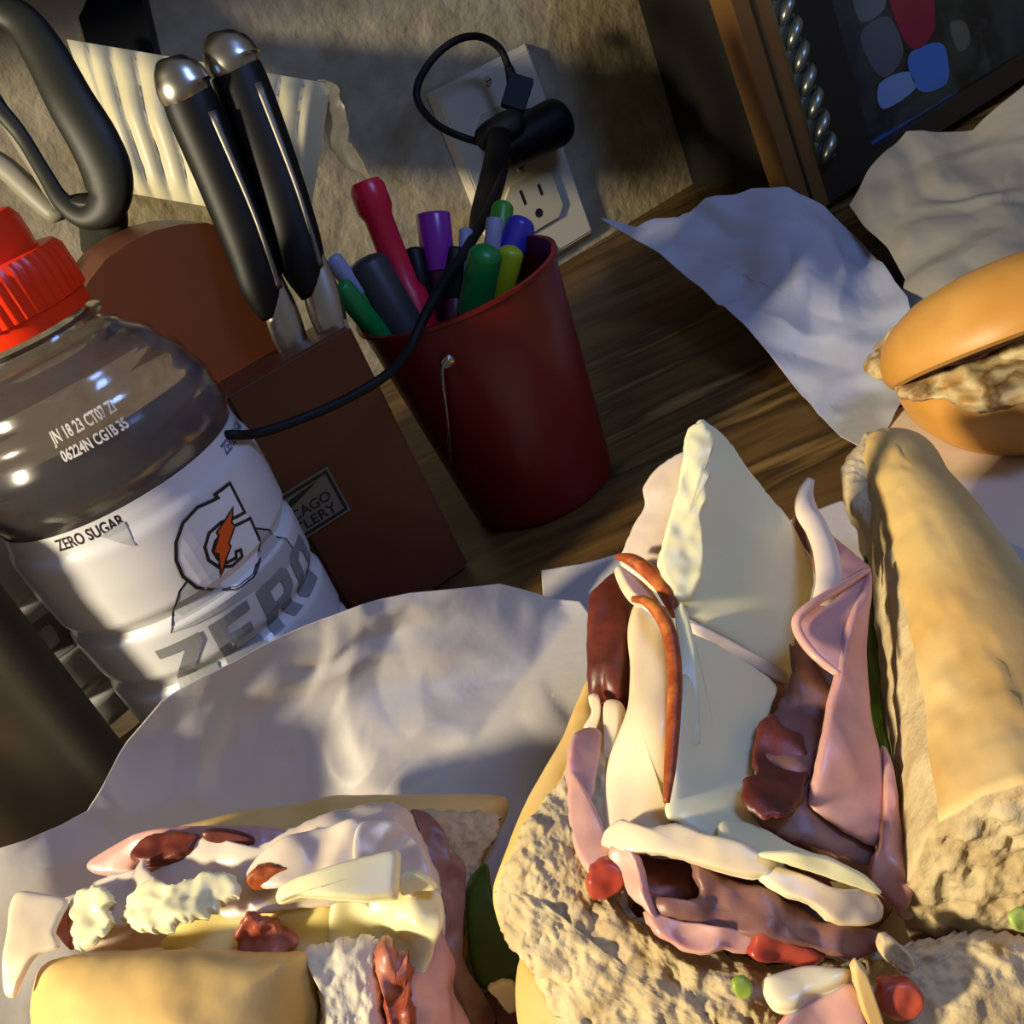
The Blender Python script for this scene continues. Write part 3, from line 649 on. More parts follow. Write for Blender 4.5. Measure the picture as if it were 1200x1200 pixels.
# ---------------------------------------------------------------- tall dark box and the framed picture at the right
db = thing('black_box', 'tall matt black box standing between the wall outlet and the framed picture', 'box', wp(14, .03, 4))
wbox('cabinet_body', 9.6, 40, .05, 34, .3, 7, dark_m, db, .3)
wbox('base_plinth', 9.9, 39.7, .03, .6, .6, 6.6, black_m, db, .05)
FY = math.radians(20); FX = np.array([math.cos(FY), math.sin(FY), 0]); tilt = math.radians(5)
fn0 = np.array([math.sin(FY), -math.cos(FY), 0]); FU = UP*math.cos(tilt)-fn0*math.sin(tilt); FN = fn0*math.cos(tilt)+UP*math.sin(tilt)
FA = D(918, 268, 80); FA = FA+FU*.3
pf = thing('framed_picture', 'leaning picture in a wide wooden frame with a beaded silver strip, behind the wax paper', 'picture frame', FA)
def fbox(name, a0, a1, b0, b1, c0, c1, m, parent, bev=.08, label=None):
    return prism(name, [(a0, b0), (a1, b0), (a1, b1), (a0, b1)], FA+FN*c0, FX, FU, (c1-c0) if np.cross(FX, FU)@FN > 0 else -(c1-c0), m, parent, bev, 2, label)
HFr = 34; WFr = 30
w1, w2, w3 = 2.0, 3.4, 5.8
fbox('frame_stile', 0, w1, 0, HFr, 0, 1.4, goldwood_m, pf, .35, 'golden brown outer moulding')
fbox('frame_stile', WFr-w1, WFr, 0, HFr, 0, 1.4, goldwood_m, pf, .35, 'golden brown outer moulding')
fbox('frame_rail', w1, WFr-w1, 0, .5, 0, 1.3, darkwood_m, pf, .3)
fbox('frame_rail', w1, WFr-w1, HFr-w1, HFr, 0, 2.3, goldwood_m, pf, .35, 'golden brown outer moulding')
fbox('moulding_groove', .95, 1.1, .3, HFr-.3, 1.38, 1.46, darkwood_m, pf, 0)
for a0, a1, b0, b1 in ((w1, w3, .5, HFr-w1), (WFr-w3, WFr-w1, w1, HFr-w1), (w3, WFr-w3, .5, 1.1), (w3, WFr-w3, HFr-w3, HFr-w1)):
    fbox('inner_moulding', a0, a1, b0, b1, .2, 1.3, darkwood_m, pf, .3, 'dark inner moulding')
fbox('bead_rail', w1+.0, w1+1.1, w1, HFr-w1, 1.25, 1.6, bead_m, pf, .15)
sb = None
for k in range(24):
    z_ = w1+.6+k*1.12
    c0 = FA+FN*1.75+FX*(w1+.55)+FU*z_
    V = []; 
    for t in np.linspace(-1, 1, 9):
        V.append(c0+FX*(.45*math.sin(t*1.5))+FU*(t*.62)+FN*(.2*(1-t*t)))
    if sb is None:
        sb = tube('scroll_bead', V, [.1, .18, .26, .3, .32, .3, .26, .18, .1], bead_m, pf, 8, 2)
    else:
        q = sb.copy(); sc.collection.objects.link(q); q.parent = pf; ORG[q.name] = ORG[sb.name]; q.location = Vector(FU*(1.12*k))*S
fbox('backing_board', .5, WFr-.5, .5, HFr-.5, -.3, .3, dark_m, pf, 0)
pp = fbox('picture', w3, WFr-w3, 1.1, HFr-w3, .3, .42, mat('picture_ground', '2a2e2c', .5, col2=['3c463c', '1c1a16', '5a6258'], nscale=22), pf, 0, 'picture panel in dark blues, greys and pink')  # flat panel carrying colour patches behind the glass pane
def on_pic(px, py):
    r = ray(px, py); t = ((FA+FN*.46-CAM)@FN)/(r@FN); return CAM+r*t
def blob(name, P, m, k=0): 
    c = cat([on_pic(*p)+FN*k for p in P], 4, True); return mk(name, c, [tuple(range(len(c)))], m, pp, None, False)
blob('pink_patch', [(1040, -20), (1085, -20), (1095, 30), (1075, 58), (1055, 40)], mat('pink_tone', '8c1c38', .4))
blob('blue_patch', [(1066, 62), (1100, 50), (1110, 70), (1108, 98), (1080, 108), (1066, 88)], mat('blue_tone', '4a78c8', .3))
blob('pale_blue_patch', [(1030, 98), (1064, 84), (1072, 104), (1034, 128)], mat('paleblue_tone', '7a9cc8', .3))
blob('grey_patch', [(1008, 40), (1040, 20), (1058, 60), (1040, 90), (1022, 80)], mat('grey_tone', '586068', .4))
blob('grey_patch', [(1000, -10), (1030, -20), (1036, 10), (1008, 26)], mat('grey_tone2', '6a7070', .4))
blob('blue_streak', [(1020, 166), (1070, 138), (1120, 108), (1128, 116), (1085, 144), (1026, 178)], mat('blue_streak', '5064a8', .25))
blob('pale_patch', [(1112, 28), (1130, 26), (1136, 50), (1122, 60)], mat('pale_tone', '68685a', .4))
fbox('glass_pane', w3-.1, WFr-w3+.1, 1.0, HFr-w3+.1, .8, .95, mat('picture_glass', 'f0f4f8', .03, trans=1, ior=1.2, spec=.8), pf, 0)

# ---------------------------------------------------------------- wax papers
def sheet(name, outline, depth, mats, label, catg='wrapping paper', crease=(.22, .5, 1), thk=.03, rings=46, n=10, smooth=False, wave=(.08, .35), zmin=None, group=None):
    o = leaf(name, outline, depth, thk, mats, None, rings=rings, n=n, smooth=smooth, crease=crease, wave=wave, edge=0, zmin=zmin)
    return setp(o, label, catg, group)
# far wrapper: left flap with blue light in its colour, grey raised back sheet, pale sheet under the bun
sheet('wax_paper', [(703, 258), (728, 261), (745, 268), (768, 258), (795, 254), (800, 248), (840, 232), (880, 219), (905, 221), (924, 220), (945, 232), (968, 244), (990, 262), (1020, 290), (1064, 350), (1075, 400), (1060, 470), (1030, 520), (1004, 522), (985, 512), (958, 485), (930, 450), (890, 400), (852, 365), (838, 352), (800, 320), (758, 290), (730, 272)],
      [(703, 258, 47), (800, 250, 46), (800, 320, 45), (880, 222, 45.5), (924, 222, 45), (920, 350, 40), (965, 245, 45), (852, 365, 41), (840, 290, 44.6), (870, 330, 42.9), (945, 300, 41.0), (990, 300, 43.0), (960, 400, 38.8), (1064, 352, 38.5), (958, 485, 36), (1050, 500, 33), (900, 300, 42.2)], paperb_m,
      'white wax paper flap with blue light in its colour, pointing left across the wooden worktop', crease=(.3, .32, 3), n=6, zmin=.12)
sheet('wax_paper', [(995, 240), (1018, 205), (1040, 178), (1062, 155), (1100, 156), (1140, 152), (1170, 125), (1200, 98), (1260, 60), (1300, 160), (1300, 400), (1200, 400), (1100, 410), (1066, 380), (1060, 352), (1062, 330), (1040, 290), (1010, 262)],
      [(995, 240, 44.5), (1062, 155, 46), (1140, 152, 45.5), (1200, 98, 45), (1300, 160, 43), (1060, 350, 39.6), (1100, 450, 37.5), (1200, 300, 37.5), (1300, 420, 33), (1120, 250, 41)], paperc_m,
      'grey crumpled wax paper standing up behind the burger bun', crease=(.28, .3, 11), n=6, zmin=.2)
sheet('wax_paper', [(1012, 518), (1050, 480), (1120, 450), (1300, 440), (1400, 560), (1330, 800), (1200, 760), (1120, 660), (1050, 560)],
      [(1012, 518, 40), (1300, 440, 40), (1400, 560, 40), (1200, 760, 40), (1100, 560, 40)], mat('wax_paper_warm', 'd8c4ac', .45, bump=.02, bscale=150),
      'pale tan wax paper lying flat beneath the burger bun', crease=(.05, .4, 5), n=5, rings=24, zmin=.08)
# near wrapper
sheet('wax_paper', [(-80, 1010), (-20, 1000), (30, 985), (75, 966), (104, 950), (122, 915), (150, 868), (188, 822), (235, 792), (300, 762), (360, 733), (420, 708), (480, 695), (530, 690), (585, 684), (612, 690), (640, 698), (680, 704), (720, 760), (740, 860), (720, 1000), (700, 1150), (600, 1330), (300, 1330), (-80, 1330)],
      [(-80, 1010, 23.2), (0, 1000, 23.2), (100, 952, 24.2), (150, 868, 25.4), (188, 822, 25.7), (235, 792, 26.1), (300, 762, 26.8), (420, 708, 28.2), (500, 692, 29), (585, 684, 30.2), (640, 698, 31), (720, 760, 30.5), (160, 930, 25.2), (300, 850, 27.6), (450, 800, 28.6), (560, 800, 29.2), (300, 950, 27.4), (450, 900, 27.8), (600, 900, 27.5), (300, 1050, 27.5), (600, 1150, 24), (0, 1150, 24), (60, 1050, 23.6), (720, 1000, 27), (300, 1300, 24)], paper_m,
      'large crumpled white wax paper under and behind the front sub sandwiches', crease=(.2, .42, 21), rings=80, n=9, zmin=.14)
sheet('wax_paper', [(634, 668), (680, 660), (730, 646), (800, 640), (900, 620), (985, 586), (1100, 600), (1330, 700), (1400, 1000), (1200, 1330), (640, 1330), (650, 900), (640, 760)],
      [(634, 668, 45), (1000, 600, 45), (1300, 1200, 45), (700, 1200, 45), (900, 900, 45)], paper_m,
      'flat white wax paper lying under the open middle sub', crease=(.05, .35, 31), rings=30, n=5, zmin=.04)

# ---------------------------------------------------------------- burger behind
BU = np.array([16.4, 26.2, 0])
bg = thing('chicken_burger', 'golden bun sandwich with grilled chicken on the far wax paper at right', 'burger', (BU[0], BU[1], .12))
nz = lambda t, h, a, f, q=0: noise.noise(Vector((math.cos(t)*f, math.sin(t)*f, h*.6+q)))*a
lathe('bun_bottom', [(0, .15), (3.2, .15), (3.6, .25), (3.95, .6), (4.1, 1.1), (4.1, 1.6), (4.0, 2.0), (3.8, 2.25), (3.3, 2.35), (0, 2.35)], BU, UP, bun_m, bg, 96, 'smooth golden lower bun', mod=lambda t, h: 1+nz(t, h, .05, 1.2))
tube('bun_crease', [BU+np.array([4.13*math.cos(a), 4.13*math.sin(a), .75+.1*math.sin(a*3)]) for a in np.linspace(-2.15, -1.3, 8)], .06, mat('bun_fold', '7a5420', .6), bg, 8)
def chunk(name, c, rx, ry, h, m, parent, amp, fr, seed, label=None, tilt=(0, 0, 1)):
    "lumpy disc of cooked meat"
    K, J = 150, 46; V = []; F = []; z = np.array(tilt, float); z /= np.linalg.norm(z); x = np.cross([0, 1., 0], z); x /= np.linalg.norm(x); y = np.cross(z, x)
    for j in range(J+1):
        ph = math.pi*j/J
        for k in range(K):
            t = 2*math.pi*k/K; e = abs(math.sin(ph))**.45; hz = math.cos(ph)*h/2
            o = 1+nz(t, 0, .12, 1.6, seed)+nz(t, 0, .06, 4, seed)
            p = np.array(c)+x*(rx*e*o*math.cos(t))+y*(ry*e*o*math.sin(t))+z*hz
            g = Vector(p)*fr; n = (x*math.cos(t)*math.sin(ph)+y*math.sin(t)*math.sin(ph)+z*math.cos(ph))
            V.append(p+n*amp*(noise.fractal(g, 1, 2.1, 4)-.9*max(0, .4-noise.voronoi(g*.9)[0][0])))
    for j in range(J):
        for k in range(K):
            a = j*K+k; b = j*K+(k+1) % K; F.append((a, b, b+K, a+K))
    o = mk(name, V, F, m, parent, None, True, None, label)
    bm = bmesh.new(); bm.from_mesh(o.data); bmesh.ops.remove_doubles(bm, verts=bm.verts, dist=1e-6); bmesh.ops.recalc_face_normals(bm, faces=bm.faces); bm.to_mesh(o.data); bm.free(); return o
chunk('chicken_fillet', BU+np.array([-.1, -.15, 2.6]), 4.6, 4.2, .85, chick_m, bg, .3, 1.1, 3, 'ragged grilled chicken fillet')
chunk('chicken_fillet', BU+np.array([.6, -1.6, 2.9]), 2.6, 2.2, .8, chick_m, bg, .3, 1.2, 9, 'ragged grilled chicken fillet')
lathe('red_onion', [(.5, 0), (1.0, -.02), (1.05, .1), (1.0, .2), (.5, .18), (.5, 0)], BU+np.array([-2.7, -.5, 3.15]), (0.05, 0, 1), mat('red_onion', '5a3048', .35), bg, 40, 'purple onion ring')
tl_ = np.array([.12, .53, .83]); tb_ = D(1204, 396, 29.6)
lathe('bun_top', [(0, -.05), (3.5, -.05), (3.8, -.2), (3.98, -.12), (4.08, .15), (4.0, .6), (3.75, 1.1), (3.3, 1.55), (2.6, 1.95), (1.6, 2.2), (.6, 2.27), (0, 2.27)], tb_, tl_, bun_m, bg, 96, 'domed golden top bun', mod=lambda t, h: 1+nz(t, h, .05, 1.3, 5))
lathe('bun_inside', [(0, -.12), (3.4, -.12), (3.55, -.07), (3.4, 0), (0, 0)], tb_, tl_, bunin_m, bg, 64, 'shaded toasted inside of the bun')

ZF = .35
# ---------------------------------------------------------------- left sub
crumbw_m = mat('white_crumb', 'dccfb2', .9, spec=.1, col2='d6ccb4', nscale=60, bump=.08, bscale=200, sss=.2)
ls = thing('sub_sandwich', 'left sub sandwich lying open with layered turkey, ham and white cheese', 'sandwich', (-8.0, 18.0, .2), 'halves of the sub sandwich')
L = lambda *a, **k: leaf(*a[:4], a[4], ls, **k)
leaf('bread_back', [(180, 975), (240, 948), (300, 934), (345, 925), (380, 917), (430, 917), (480, 919), (540, 921), (585, 924), (598, 930), (597, 950), (575, 1000), (555, 1060), (545, 1150), (480, 1180), (340, 1100), (220, 1050)],
     [(180, 975, 23.6), (380, 917, 24), (598, 930, 23.6), (400, 990, 22.6), (560, 1060, 22.6), (480, 1180, 22)], 1.4, [crust_m, crust_m], ls, bulge=.3, rings=24, n=5, edge=.5, wave=(.1, .6), label='golden crust of the rear bread half')
leaf('crumb_back', [(470, 950), (500, 944), (540, 946), (575, 948), (590, 958), (580, 985), (566, 1015), (560, 1050), (548, 1090), (530, 1100), (515, 1040), (498, 990)],
     [(480, 950, 22.6), (590, 955, 22.7), (560, 1050, 21.9), (515, 1040, 21.7)], .9, [crumb_m], ls, rings=26, n=10, disp=(.13, 2.6, 1.2), edge=.4, rag=6, label='torn pale crumb')
leaf('ham_slice', [(100, 1018), (103, 1008), (125, 992), (160, 976), (200, 968), (260, 964), (310, 968), (340, 975), (320, 1000), (240, 1012), (160, 1024), (115, 1024)],
     [(100, 1018, 22), (200, 968, 21.7), (340, 975, 21.5), (240, 1012, 21)], .35, [ham_m], ls, rings=12, wave=(.15, .8), label='pink ham fold at the left end')
leaf('roast_beef', [(148, 1000), (158, 985), (180, 975), (215, 972), (232, 976), (222, 990), (205, 1002), (170, 1010)], [(148, 1000, 21.2), (232, 976, 21.1), (200, 1005, 20.8)], .3, [beef_m], ls, rings=10, rag=3, wave=(.15, 1.5), label='dark roast beef')
leaf('roast_beef', [(236, 975), (262, 974), (292, 982), (294, 992), (262, 990), (240, 986)], [(236, 975, 21.1), (294, 990, 20.9)], .25, [beef_m], ls, rings=8, label='dark roast beef')
leaf('turkey_slice', [(70, 1056), (110, 1036), (170, 1020), (240, 1010), (300, 1020), (310, 1080), (240, 1104), (150, 1112), (90, 1112), (74, 1090)], [(70, 1060, 21.2), (240, 1010, 21.4), (310, 1080, 20.9), (90, 1110, 20.7)], .2, [turkg_m], ls, rings=20, rag=2, wave=(.2, 1), label='pale turkey layer beneath the torn cheese')
leaf('turkey_slice', [(170, 1040), (186, 1012), (210, 990), (232, 976), (262, 982), (290, 988), (310, 985), (350, 965), (400, 948), (440, 942), (470, 945), (490, 960), (512, 1000), (522, 1050), (520, 1110), (490, 1100), (460, 1050), (400, 1060), (320, 1070), (230, 1080)],
     [(170, 1040, 21), (230, 978, 21), (300, 990, 20.7), (400, 950, 21.2), (470, 946, 21.5), (520, 1050, 20.8), (400, 1040, 20.2), (250, 1060, 20.4), (350, 1000, 20.5), (440, 990, 20.4)], .25, [turkg_m], ls, rings=34, n=8, wave=(.28, .75), rag=3, label='pale turkey slice folded over the top')
leaf('turkey_slice', [(300, 1000), (340, 978), (380, 966), (420, 960), (432, 985), (415, 1020), (370, 1035), (310, 1040), (285, 1025)],
     [(300, 1000, 20.2), (420, 962, 20.5), (415, 1015, 19.9), (300, 1035, 19.9)], .18, [turkg_m], ls, rings=20, wave=(.22, 1), label='glossy turkey fold in the middle')
leaf('turkey_slice', [(418, 970), (440, 958), (470, 962), (495, 990), (508, 1030), (500, 1060), (470, 1040), (440, 1010), (428, 1040), (415, 1010)],
     [(418, 970, 20.3), (470, 962, 20.6), (508, 1030, 20.1), (430, 1030, 19.7)], .16, [turkg_m], ls, rings=20, wave=(.18, 1), label='pinkish turkey curl at the right')
leaf('cheese_piece', [(75, 1060), (90, 1042), (115, 1040), (128, 1050), (118, 1064), (128, 1078), (118, 1092), (92, 1112), (82, 1095), (84, 1075)],
     [(75, 1060, 20.3), (128, 1050, 20), (92, 1112, 19.5)], .22, [cheese_m], ls, rings=12, rag=8, n=8, wave=(.12, 2), label='torn white cheese crumb at the left end')
leaf('turkey_slice', [(85, 1050), (105, 1032), (140, 1018), (160, 1014), (165, 1002), (170, 1018), (190, 1040), (170, 1070), (140, 1085), (115, 1075)],
     [(85, 1050, 20.6), (165, 1005, 20.7), (140, 1085, 19.9)], .18, [turkg_m], ls, rings=16, rag=3, wave=(.15, 1.2), label='pale turkey tatter at the left end')
leaf('cheese_piece', [(140, 1070), (150, 1050), (175, 1030), (205, 1034), (225, 1026), (250, 1020), (270, 1022), (283, 1045), (262, 1052), (235, 1070), (205, 1078), (185, 1090), (160, 1088)],
     [(140, 1075, 19.8), (200, 1034, 20), (283, 1045, 19.8), (185, 1090, 19.3)], .3, [cheese_m], ls, rings=18, rag=8, n=8, wave=(.12, 2), label='ragged white cheese piece left of the rectangular one')
leaf('cheese_slice', [(317, 1050), (322, 1038), (340, 1028), (380, 1014), (430, 1000), (466, 992), (471, 998), (468, 1050), (430, 1053), (380, 1050), (345, 1048), (320, 1056)],
     [(317, 1050, 19.3), (466, 992, 19.7), (468, 1050, 19.2), (380, 1050, 19)], .42, [cheese_m], ls, rings=14, n=4, smooth=False, rag=1, label='thick rectangular white cheese slab on top')
leaf('cheese_slice', [(10, 1060), (20, 1044), (45, 1045), (76, 1052), (70, 1070), (62, 1090), (66, 1108), (40, 1120), (22, 1150), (14, 1168), (3, 1164), (2, 1130), (8, 1090)],
     [(10, 1060, 20.2), (76, 1052, 20.2), (66, 1108, 19.6), (3, 1164, 19.4)], .18, [turk_m], ls, rings=16, wave=(.1, .8), label='pale yellow slice hanging past the left end of the bread')
leaf('cheese_slice', [(190, 1112), (205, 1085), (240, 1066), (290, 1050), (340, 1050), (386, 1056), (390, 1115), (300, 1120)],
     [(190, 1112, 20.2), (290, 1050, 20.6), (386, 1056, 20.4), (390, 1115, 20), (300, 1120, 20)], .25, [cheesey_m], ls, rings=14, wave=(.12, .8), label='yellow cheese inside the opening')
leaf('browned_meat', [(288, 1030), (300, 1016), (325, 1014), (348, 1020), (340, 1032), (318, 1042), (296, 1044)], [(290, 1035, 19.9), (340, 1020, 20)], .3, [rind_m], ls, rings=10, rag=3, wave=(.1, 2), label='brown browned edge beside the rectangular cheese')
leaf('browned_meat', [(275, 1100), (282, 1078), (292, 1070), (304, 1078), (318, 1080), (330, 1095), (348, 1104), (330, 1125), (285, 1122)], [(280, 1090, 19.9), (330, 1110, 19.7)], .35, [bacon_m], ls, rings=12, rag=4, wave=(.2, 2), label='dark reddish meat inside the opening')
leaf('browned_meat', [(62, 1085), (70, 1068), (82, 1066), (80, 1090), (82, 1115), (68, 1100)], [(62, 1085, 20.4), (82, 1100, 20.2)], .25, [bacon_m], ls, rings=8, rag=3)
leaf('cheese_slice', [(388, 1056), (400, 1045), (440, 1042), (470, 1040), (500, 1038), (518, 1045), (520, 1080), (508, 1110), (500, 1130), (480, 1160), (440, 1150), (400, 1130), (386, 1110)],
     [(388, 1056, 20.2), (470, 1040, 20.1), (480, 1080, 19.5), (518, 1045, 20), (500, 1130, 19.4), (450, 1100, 20.1), (400, 1130, 19.8)], .22, [cheese_m], ls, rings=24, wave=(.12, 1.2), label='white cheese slice folded down at the right')
leaf('cheese_slice', [(468, 1028), (485, 1022), (502, 1030), (512, 1044), (490, 1046), (470, 1050)], [(468, 1028, 19.6), (512, 1044, 19.6)], .25, [cheese_m], ls, rings=8, wave=(.06, 1), label='small white cheese fold')
leaf('bread_front', [(12, 1150), (24, 1126), (60, 1112), (100, 1106), (150, 1100), (200, 1097), (250, 1099), (300, 1106), (345, 1108), (362, 1112), (366, 1140), (370, 1180), (366, 1240), (350, 1330), (200, 1350), (40, 1340), (18, 1260), (10, 1190)],
     [(12, 1150, 19.6), (24, 1126, 19.7), (200, 1097, 19.4), (362, 1112, 19.0), (366, 1240, 18.4), (200, 1350, 17.8), (200, 1200, 18.2), (40, 1300, 18.2)], 2.0, [crustp_m if False else crust_m], ls, bulge=.35, rings=30, n=6, wave=(.07, .9), edge=.42, rag=2, label='smooth golden crust of the front bread half')
leaf('crumb_front', [(350, 1112), (375, 1104), (400, 1098), (425, 1092), (440, 1102), (442, 1130), (450, 1160), (452, 1200), (470, 1260), (460, 1330), (360, 1330), (366, 1240), (372, 1180), (366, 1140)],
     [(350, 1112, 19.1), (425, 1092, 19.3), (450, 1200, 18.7), (366, 1240, 18.4), (460, 1330, 18)], 1.6, [crumbw_m], ls, rings=40, n=9, disp=(.09, 2.4, 1.5), edge=.4, rag=6, label='torn white crumb at the cut end')
leaf('browned_meat', [(436, 1120), (440, 1100), (450, 1088), (460, 1100), (464, 1112), (480, 1106), (472, 1118), (484, 1135), (482, 1160), (488, 1200), (490, 1330), (455, 1330), (450, 1180), (440, 1140)],
     [(436, 1120, 19), (450, 1088, 19.3), (484, 1135, 18.9), (490, 1330, 18)], .8, [bacon_m], ls, rings=22, n=8, rag=5, wave=(.25, 1.6), label='rough reddish brown meat between crumb and turkey')
leaf('turkey_slice', [(480, 1150), (500, 1130), (520, 1080), (528, 1100), (535, 1150), (560, 1200), (580, 1330), (490, 1330), (484, 1220)],
     [(480, 1150, 19.1), (520, 1080, 20.4), (535, 1150, 20), (560, 1210, 19.6), (490, 1330, 18.2), (580, 1330, 19), (510, 1200, 19.0)], .3, [hamd_m], ls, rings=22, wave=(.25, 1.1), label='pinkish turkey layer running down at the right')
leaf('roast_beef', [(484, 950), (500, 948), (520, 968), (530, 1000), (545, 1010), (548, 1060), (545, 1130), (560, 1170), (600, 1240), (600, 1330), (570, 1330), (545, 1190), (522, 1110), (520, 1040), (505, 990)],
     [(484, 950, 21.5), (530, 1000, 21.4), (545, 1100, 21), (600, 1240, 20.3), (522, 1110, 20.7), (570, 1330, 19.5)], .35, [beefp_m], ls, rings=26, n=7, wave=(.3, 1), label='mauve brown beef layer along the right side', centre=(532, 1100))
leaf('ham_slice', [(540, 1180), (580, 1160), (640, 1160), (700, 1190), (720, 1330), (600, 1330), (560, 1250)], [(540, 1180, 21), (640, 1160, 20.5), (720, 1330, 18.8), (560, 1250, 20)], .4, [mat('dark_brown_meat', '6a4034', .45, col2='86584a', nscale=50)], ls, rings=18, wave=(.4, 1.1), label='brown meat at the bottom between the two subs')  # dark brown meat colour
leaf('pepper_slice', [(546, 1040), (558, 1015), (570, 1010), (575, 1040), (590, 1080), (615, 1110), (628, 1130), (622, 1148), (590, 1158), (560, 1158), (548, 1120)],
     [(546, 1040, 21.5), (570, 1010, 21.8), (628, 1135, 20.6), (560, 1155, 20.8), (580, 1090, 21.0)], .4, [green_m], ls, rings=16, wave=(.12, .8), label='dark green pepper strip between the subs')
leaf('onion_piece', [(572, 1160), (590, 1152), (604, 1156), (608, 1175), (600, 1190), (588, 1182), (580, 1170)], [(572, 1160, 20.2), (600, 1190, 19.8)], .25, [onion_m], ls, rings=8, rag=3)
leaf('roast_beef', [(120, 1180), (180, 1150), (300, 1150), (480, 1120), (520, 1180), (480, 1260), (200, 1300)], [(120, 1180, 21.4), (300, 1150, 21.6), (520, 1180, 21.3), (200, 1300, 20.6)], .8, [beefp_m], ls, rings=10, wave=(.3, 1), label='inner meat')
# ---------------------------------------------------------------- middle sub, opened towards the camera
ms = thing('sub_sandwich', 'middle sub sandwich standing open with folded ham, cheese and roast beef', 'sandwich', (1.5, 15.5, .2), 'halves of the sub sandwich')
# left bread wall: crust outside, crumb inside and on the cut end
leaf('bread_left', [(700, 770), (680, 800), (662, 840), (640, 875), (612, 915), (592, 955), (572, 1005), (564, 1040), (572, 1075), (592, 1110), (625, 1135), (680, 1150), (760, 1060), (760, 960), (750, 860), (730, 800)],
     [(700, 770, 23.40), (640, 875, 21.00), (592, 955, 19.80), (564, 1040, 18.90), (592, 1110, 18.50), (680, 1150, 18.60), (750, 1000, 19.70), (740, 860, 21.60), (650, 1000, 18.80)], 1.6, [crust_m], ms, bulge=.12, rings=26, n=6, backbulge=.3, edge=.5, wave=(.08, .7), label='yellow crust of the left bread wall')
leaf('crumb_left', [(664, 890), (676, 860), (694, 860), (720, 900), (740, 960), (740, 1040), (720, 1110), (660, 1150), (606, 1120), (584, 1085), (580, 1045), (592, 1005), (612, 960), (640, 925)],
     [(640, 895, 19.70), (690, 860, 20.00), (740, 960, 18.65), (592, 1060, 18.20), (660, 1110, 17.70), (740, 1060, 18.10), (610, 970, 18.55)], 1.0, [crumb_m], ms, rings=50, n=14, disp=(.11, 2.8, 1.6), edge=.3, rag=6, label='holey crumb of the left bread wall')
leaf('crumb_bottom', [(576, 1050), (610, 1040), (650, 1075), (700, 1050), (760, 1080), (850, 1110), (950, 1130), (1040, 1110), (1120, 1090), (1200, 1090), (1290, 1130), (1300, 1280), (1120, 1400), (860, 1400), (700, 1340), (640, 1240), (640, 1200), (620, 1150), (590, 1110)],
     [(576, 1050, 18.0), (700, 1050, 17.8), (950, 1130, 17.3), (1110, 1140, 16.8), (1290, 1130, 16.6), (1200, 1300, 15.8), (860, 1400, 15.8), (640, 1200, 17.4), (850, 1180, 16.9)], 1.6, [crumb_m, crustp_m, crustp_m], ms, rings=80, n=18, disp=(.15, 2.5, 1.7), edge=.4, rag=8, centre=(860, 1230), label='ragged crumb of the cut end at the bottom')
leaf('crust_bottom', [(600, 1120), (640, 1150), (660, 1200), (720, 1290), (860, 1350), (860, 1420), (680, 1380), (610, 1260), (590, 1180)],
     [(600, 1120, 18.6), (660, 1200, 17.9), (860, 1400, 16.4), (590, 1200, 18.6)], 1.0, [crustp_m], ms, rings=12, bulge=.3, backbulge=.2, label='crust under the cut end')
# right bread: half loaf running away from the camera, cut end in front
def loaf(name, rings_, parent, label):
    V = []; F = []; fm = []; K = 120; NR = 60
    C4 = cat([np.array(list(D(*r[0]))+[r[1], r[2]]) for r in rings_], NR//(len(rings_)-1))
    n = len(C4)
    for i, q in enumerate(C4):
        p = q[:3]; ax = C4[min(i+1, n-1)][:3]-C4[max(i-1, 0)][:3]; ax /= np.linalg.norm(ax)
        u = IR-ax*(IR@ax); u /= np.linalg.norm(u); v = np.cross(u, ax); v = v if v@IU > 0 else -v
        for k in range(K):
            t = 2*math.pi*k/K; ct, st = math.cos(t), math.sin(t)
            x = math.copysign(abs(ct)**.85, ct)*q[3]; y = math.copysign(abs(st)**.85, st)*q[4]
            if ct < 0: x *= .82
            g = p+u*x+v*y; inner = ct < -.25
            wv = noise.fractal(Vector(g)*(1.8 if inner else .45), 1, 2, 3)*(.08 if inner else .02); r_ = (u*x+v*y); r_ /= np.linalg.norm(r_)+1e-9
            V.append(g+r_*wv)
    for i in range(n-1):
        for k in range(K):
            a = i*K+k; b = i*K+(k+1) % K; F.append((a, b, b+K, a+K)); t = 2*math.pi*(k+.5)/K; fm.append(1 if math.cos(t) < -.9 else 0)
    F.append([(n-1)*K+k for k in range(K)]); fm.append(0)
    b0 = len(V); ax = C4[0][:3]-C4[1][:3]; ax /= np.linalg.norm(ax); NRR = 60; base = np.array(V[:K]); cc = base.mean(0)
    prev = list(range(K))
    for j in range(1, NRR+1):
        f = 1-j/NRR*.97; cur = []
        for k in range(K):
            g = cc+(base[k]-cc)*f; gv = Vector(g)*1.0; c = noise.voronoi(gv*2.6)[0][0]
            h = (noise.fractal(gv*2.6, 1, 2, 4)*.13-.24*max(0, .42-c))*min(1, (1-f)*9); cur.append(len(V)); V.append(g+ax*(h+.12*min(1, (1-f)*6)))
        for k in range(K): F.append((prev[k], cur[k], cur[(k+1) % K], prev[(k+1) % K])); fm.append(1)
        prev = cur
    F.append(prev); fm.append(1)
    V = np.array(V); V[:, 2] = np.maximum(V[:, 2], .1)
    o = mk(name, V, F, [crustp_m, crumb_m], parent, fm, True, None, label)
    bm = bmesh.new(); bm.from_mesh(o.data); bmesh.ops.recalc_face_normals(bm, faces=bm.faces); bm.to_mesh(o.data); bm.free(); return o
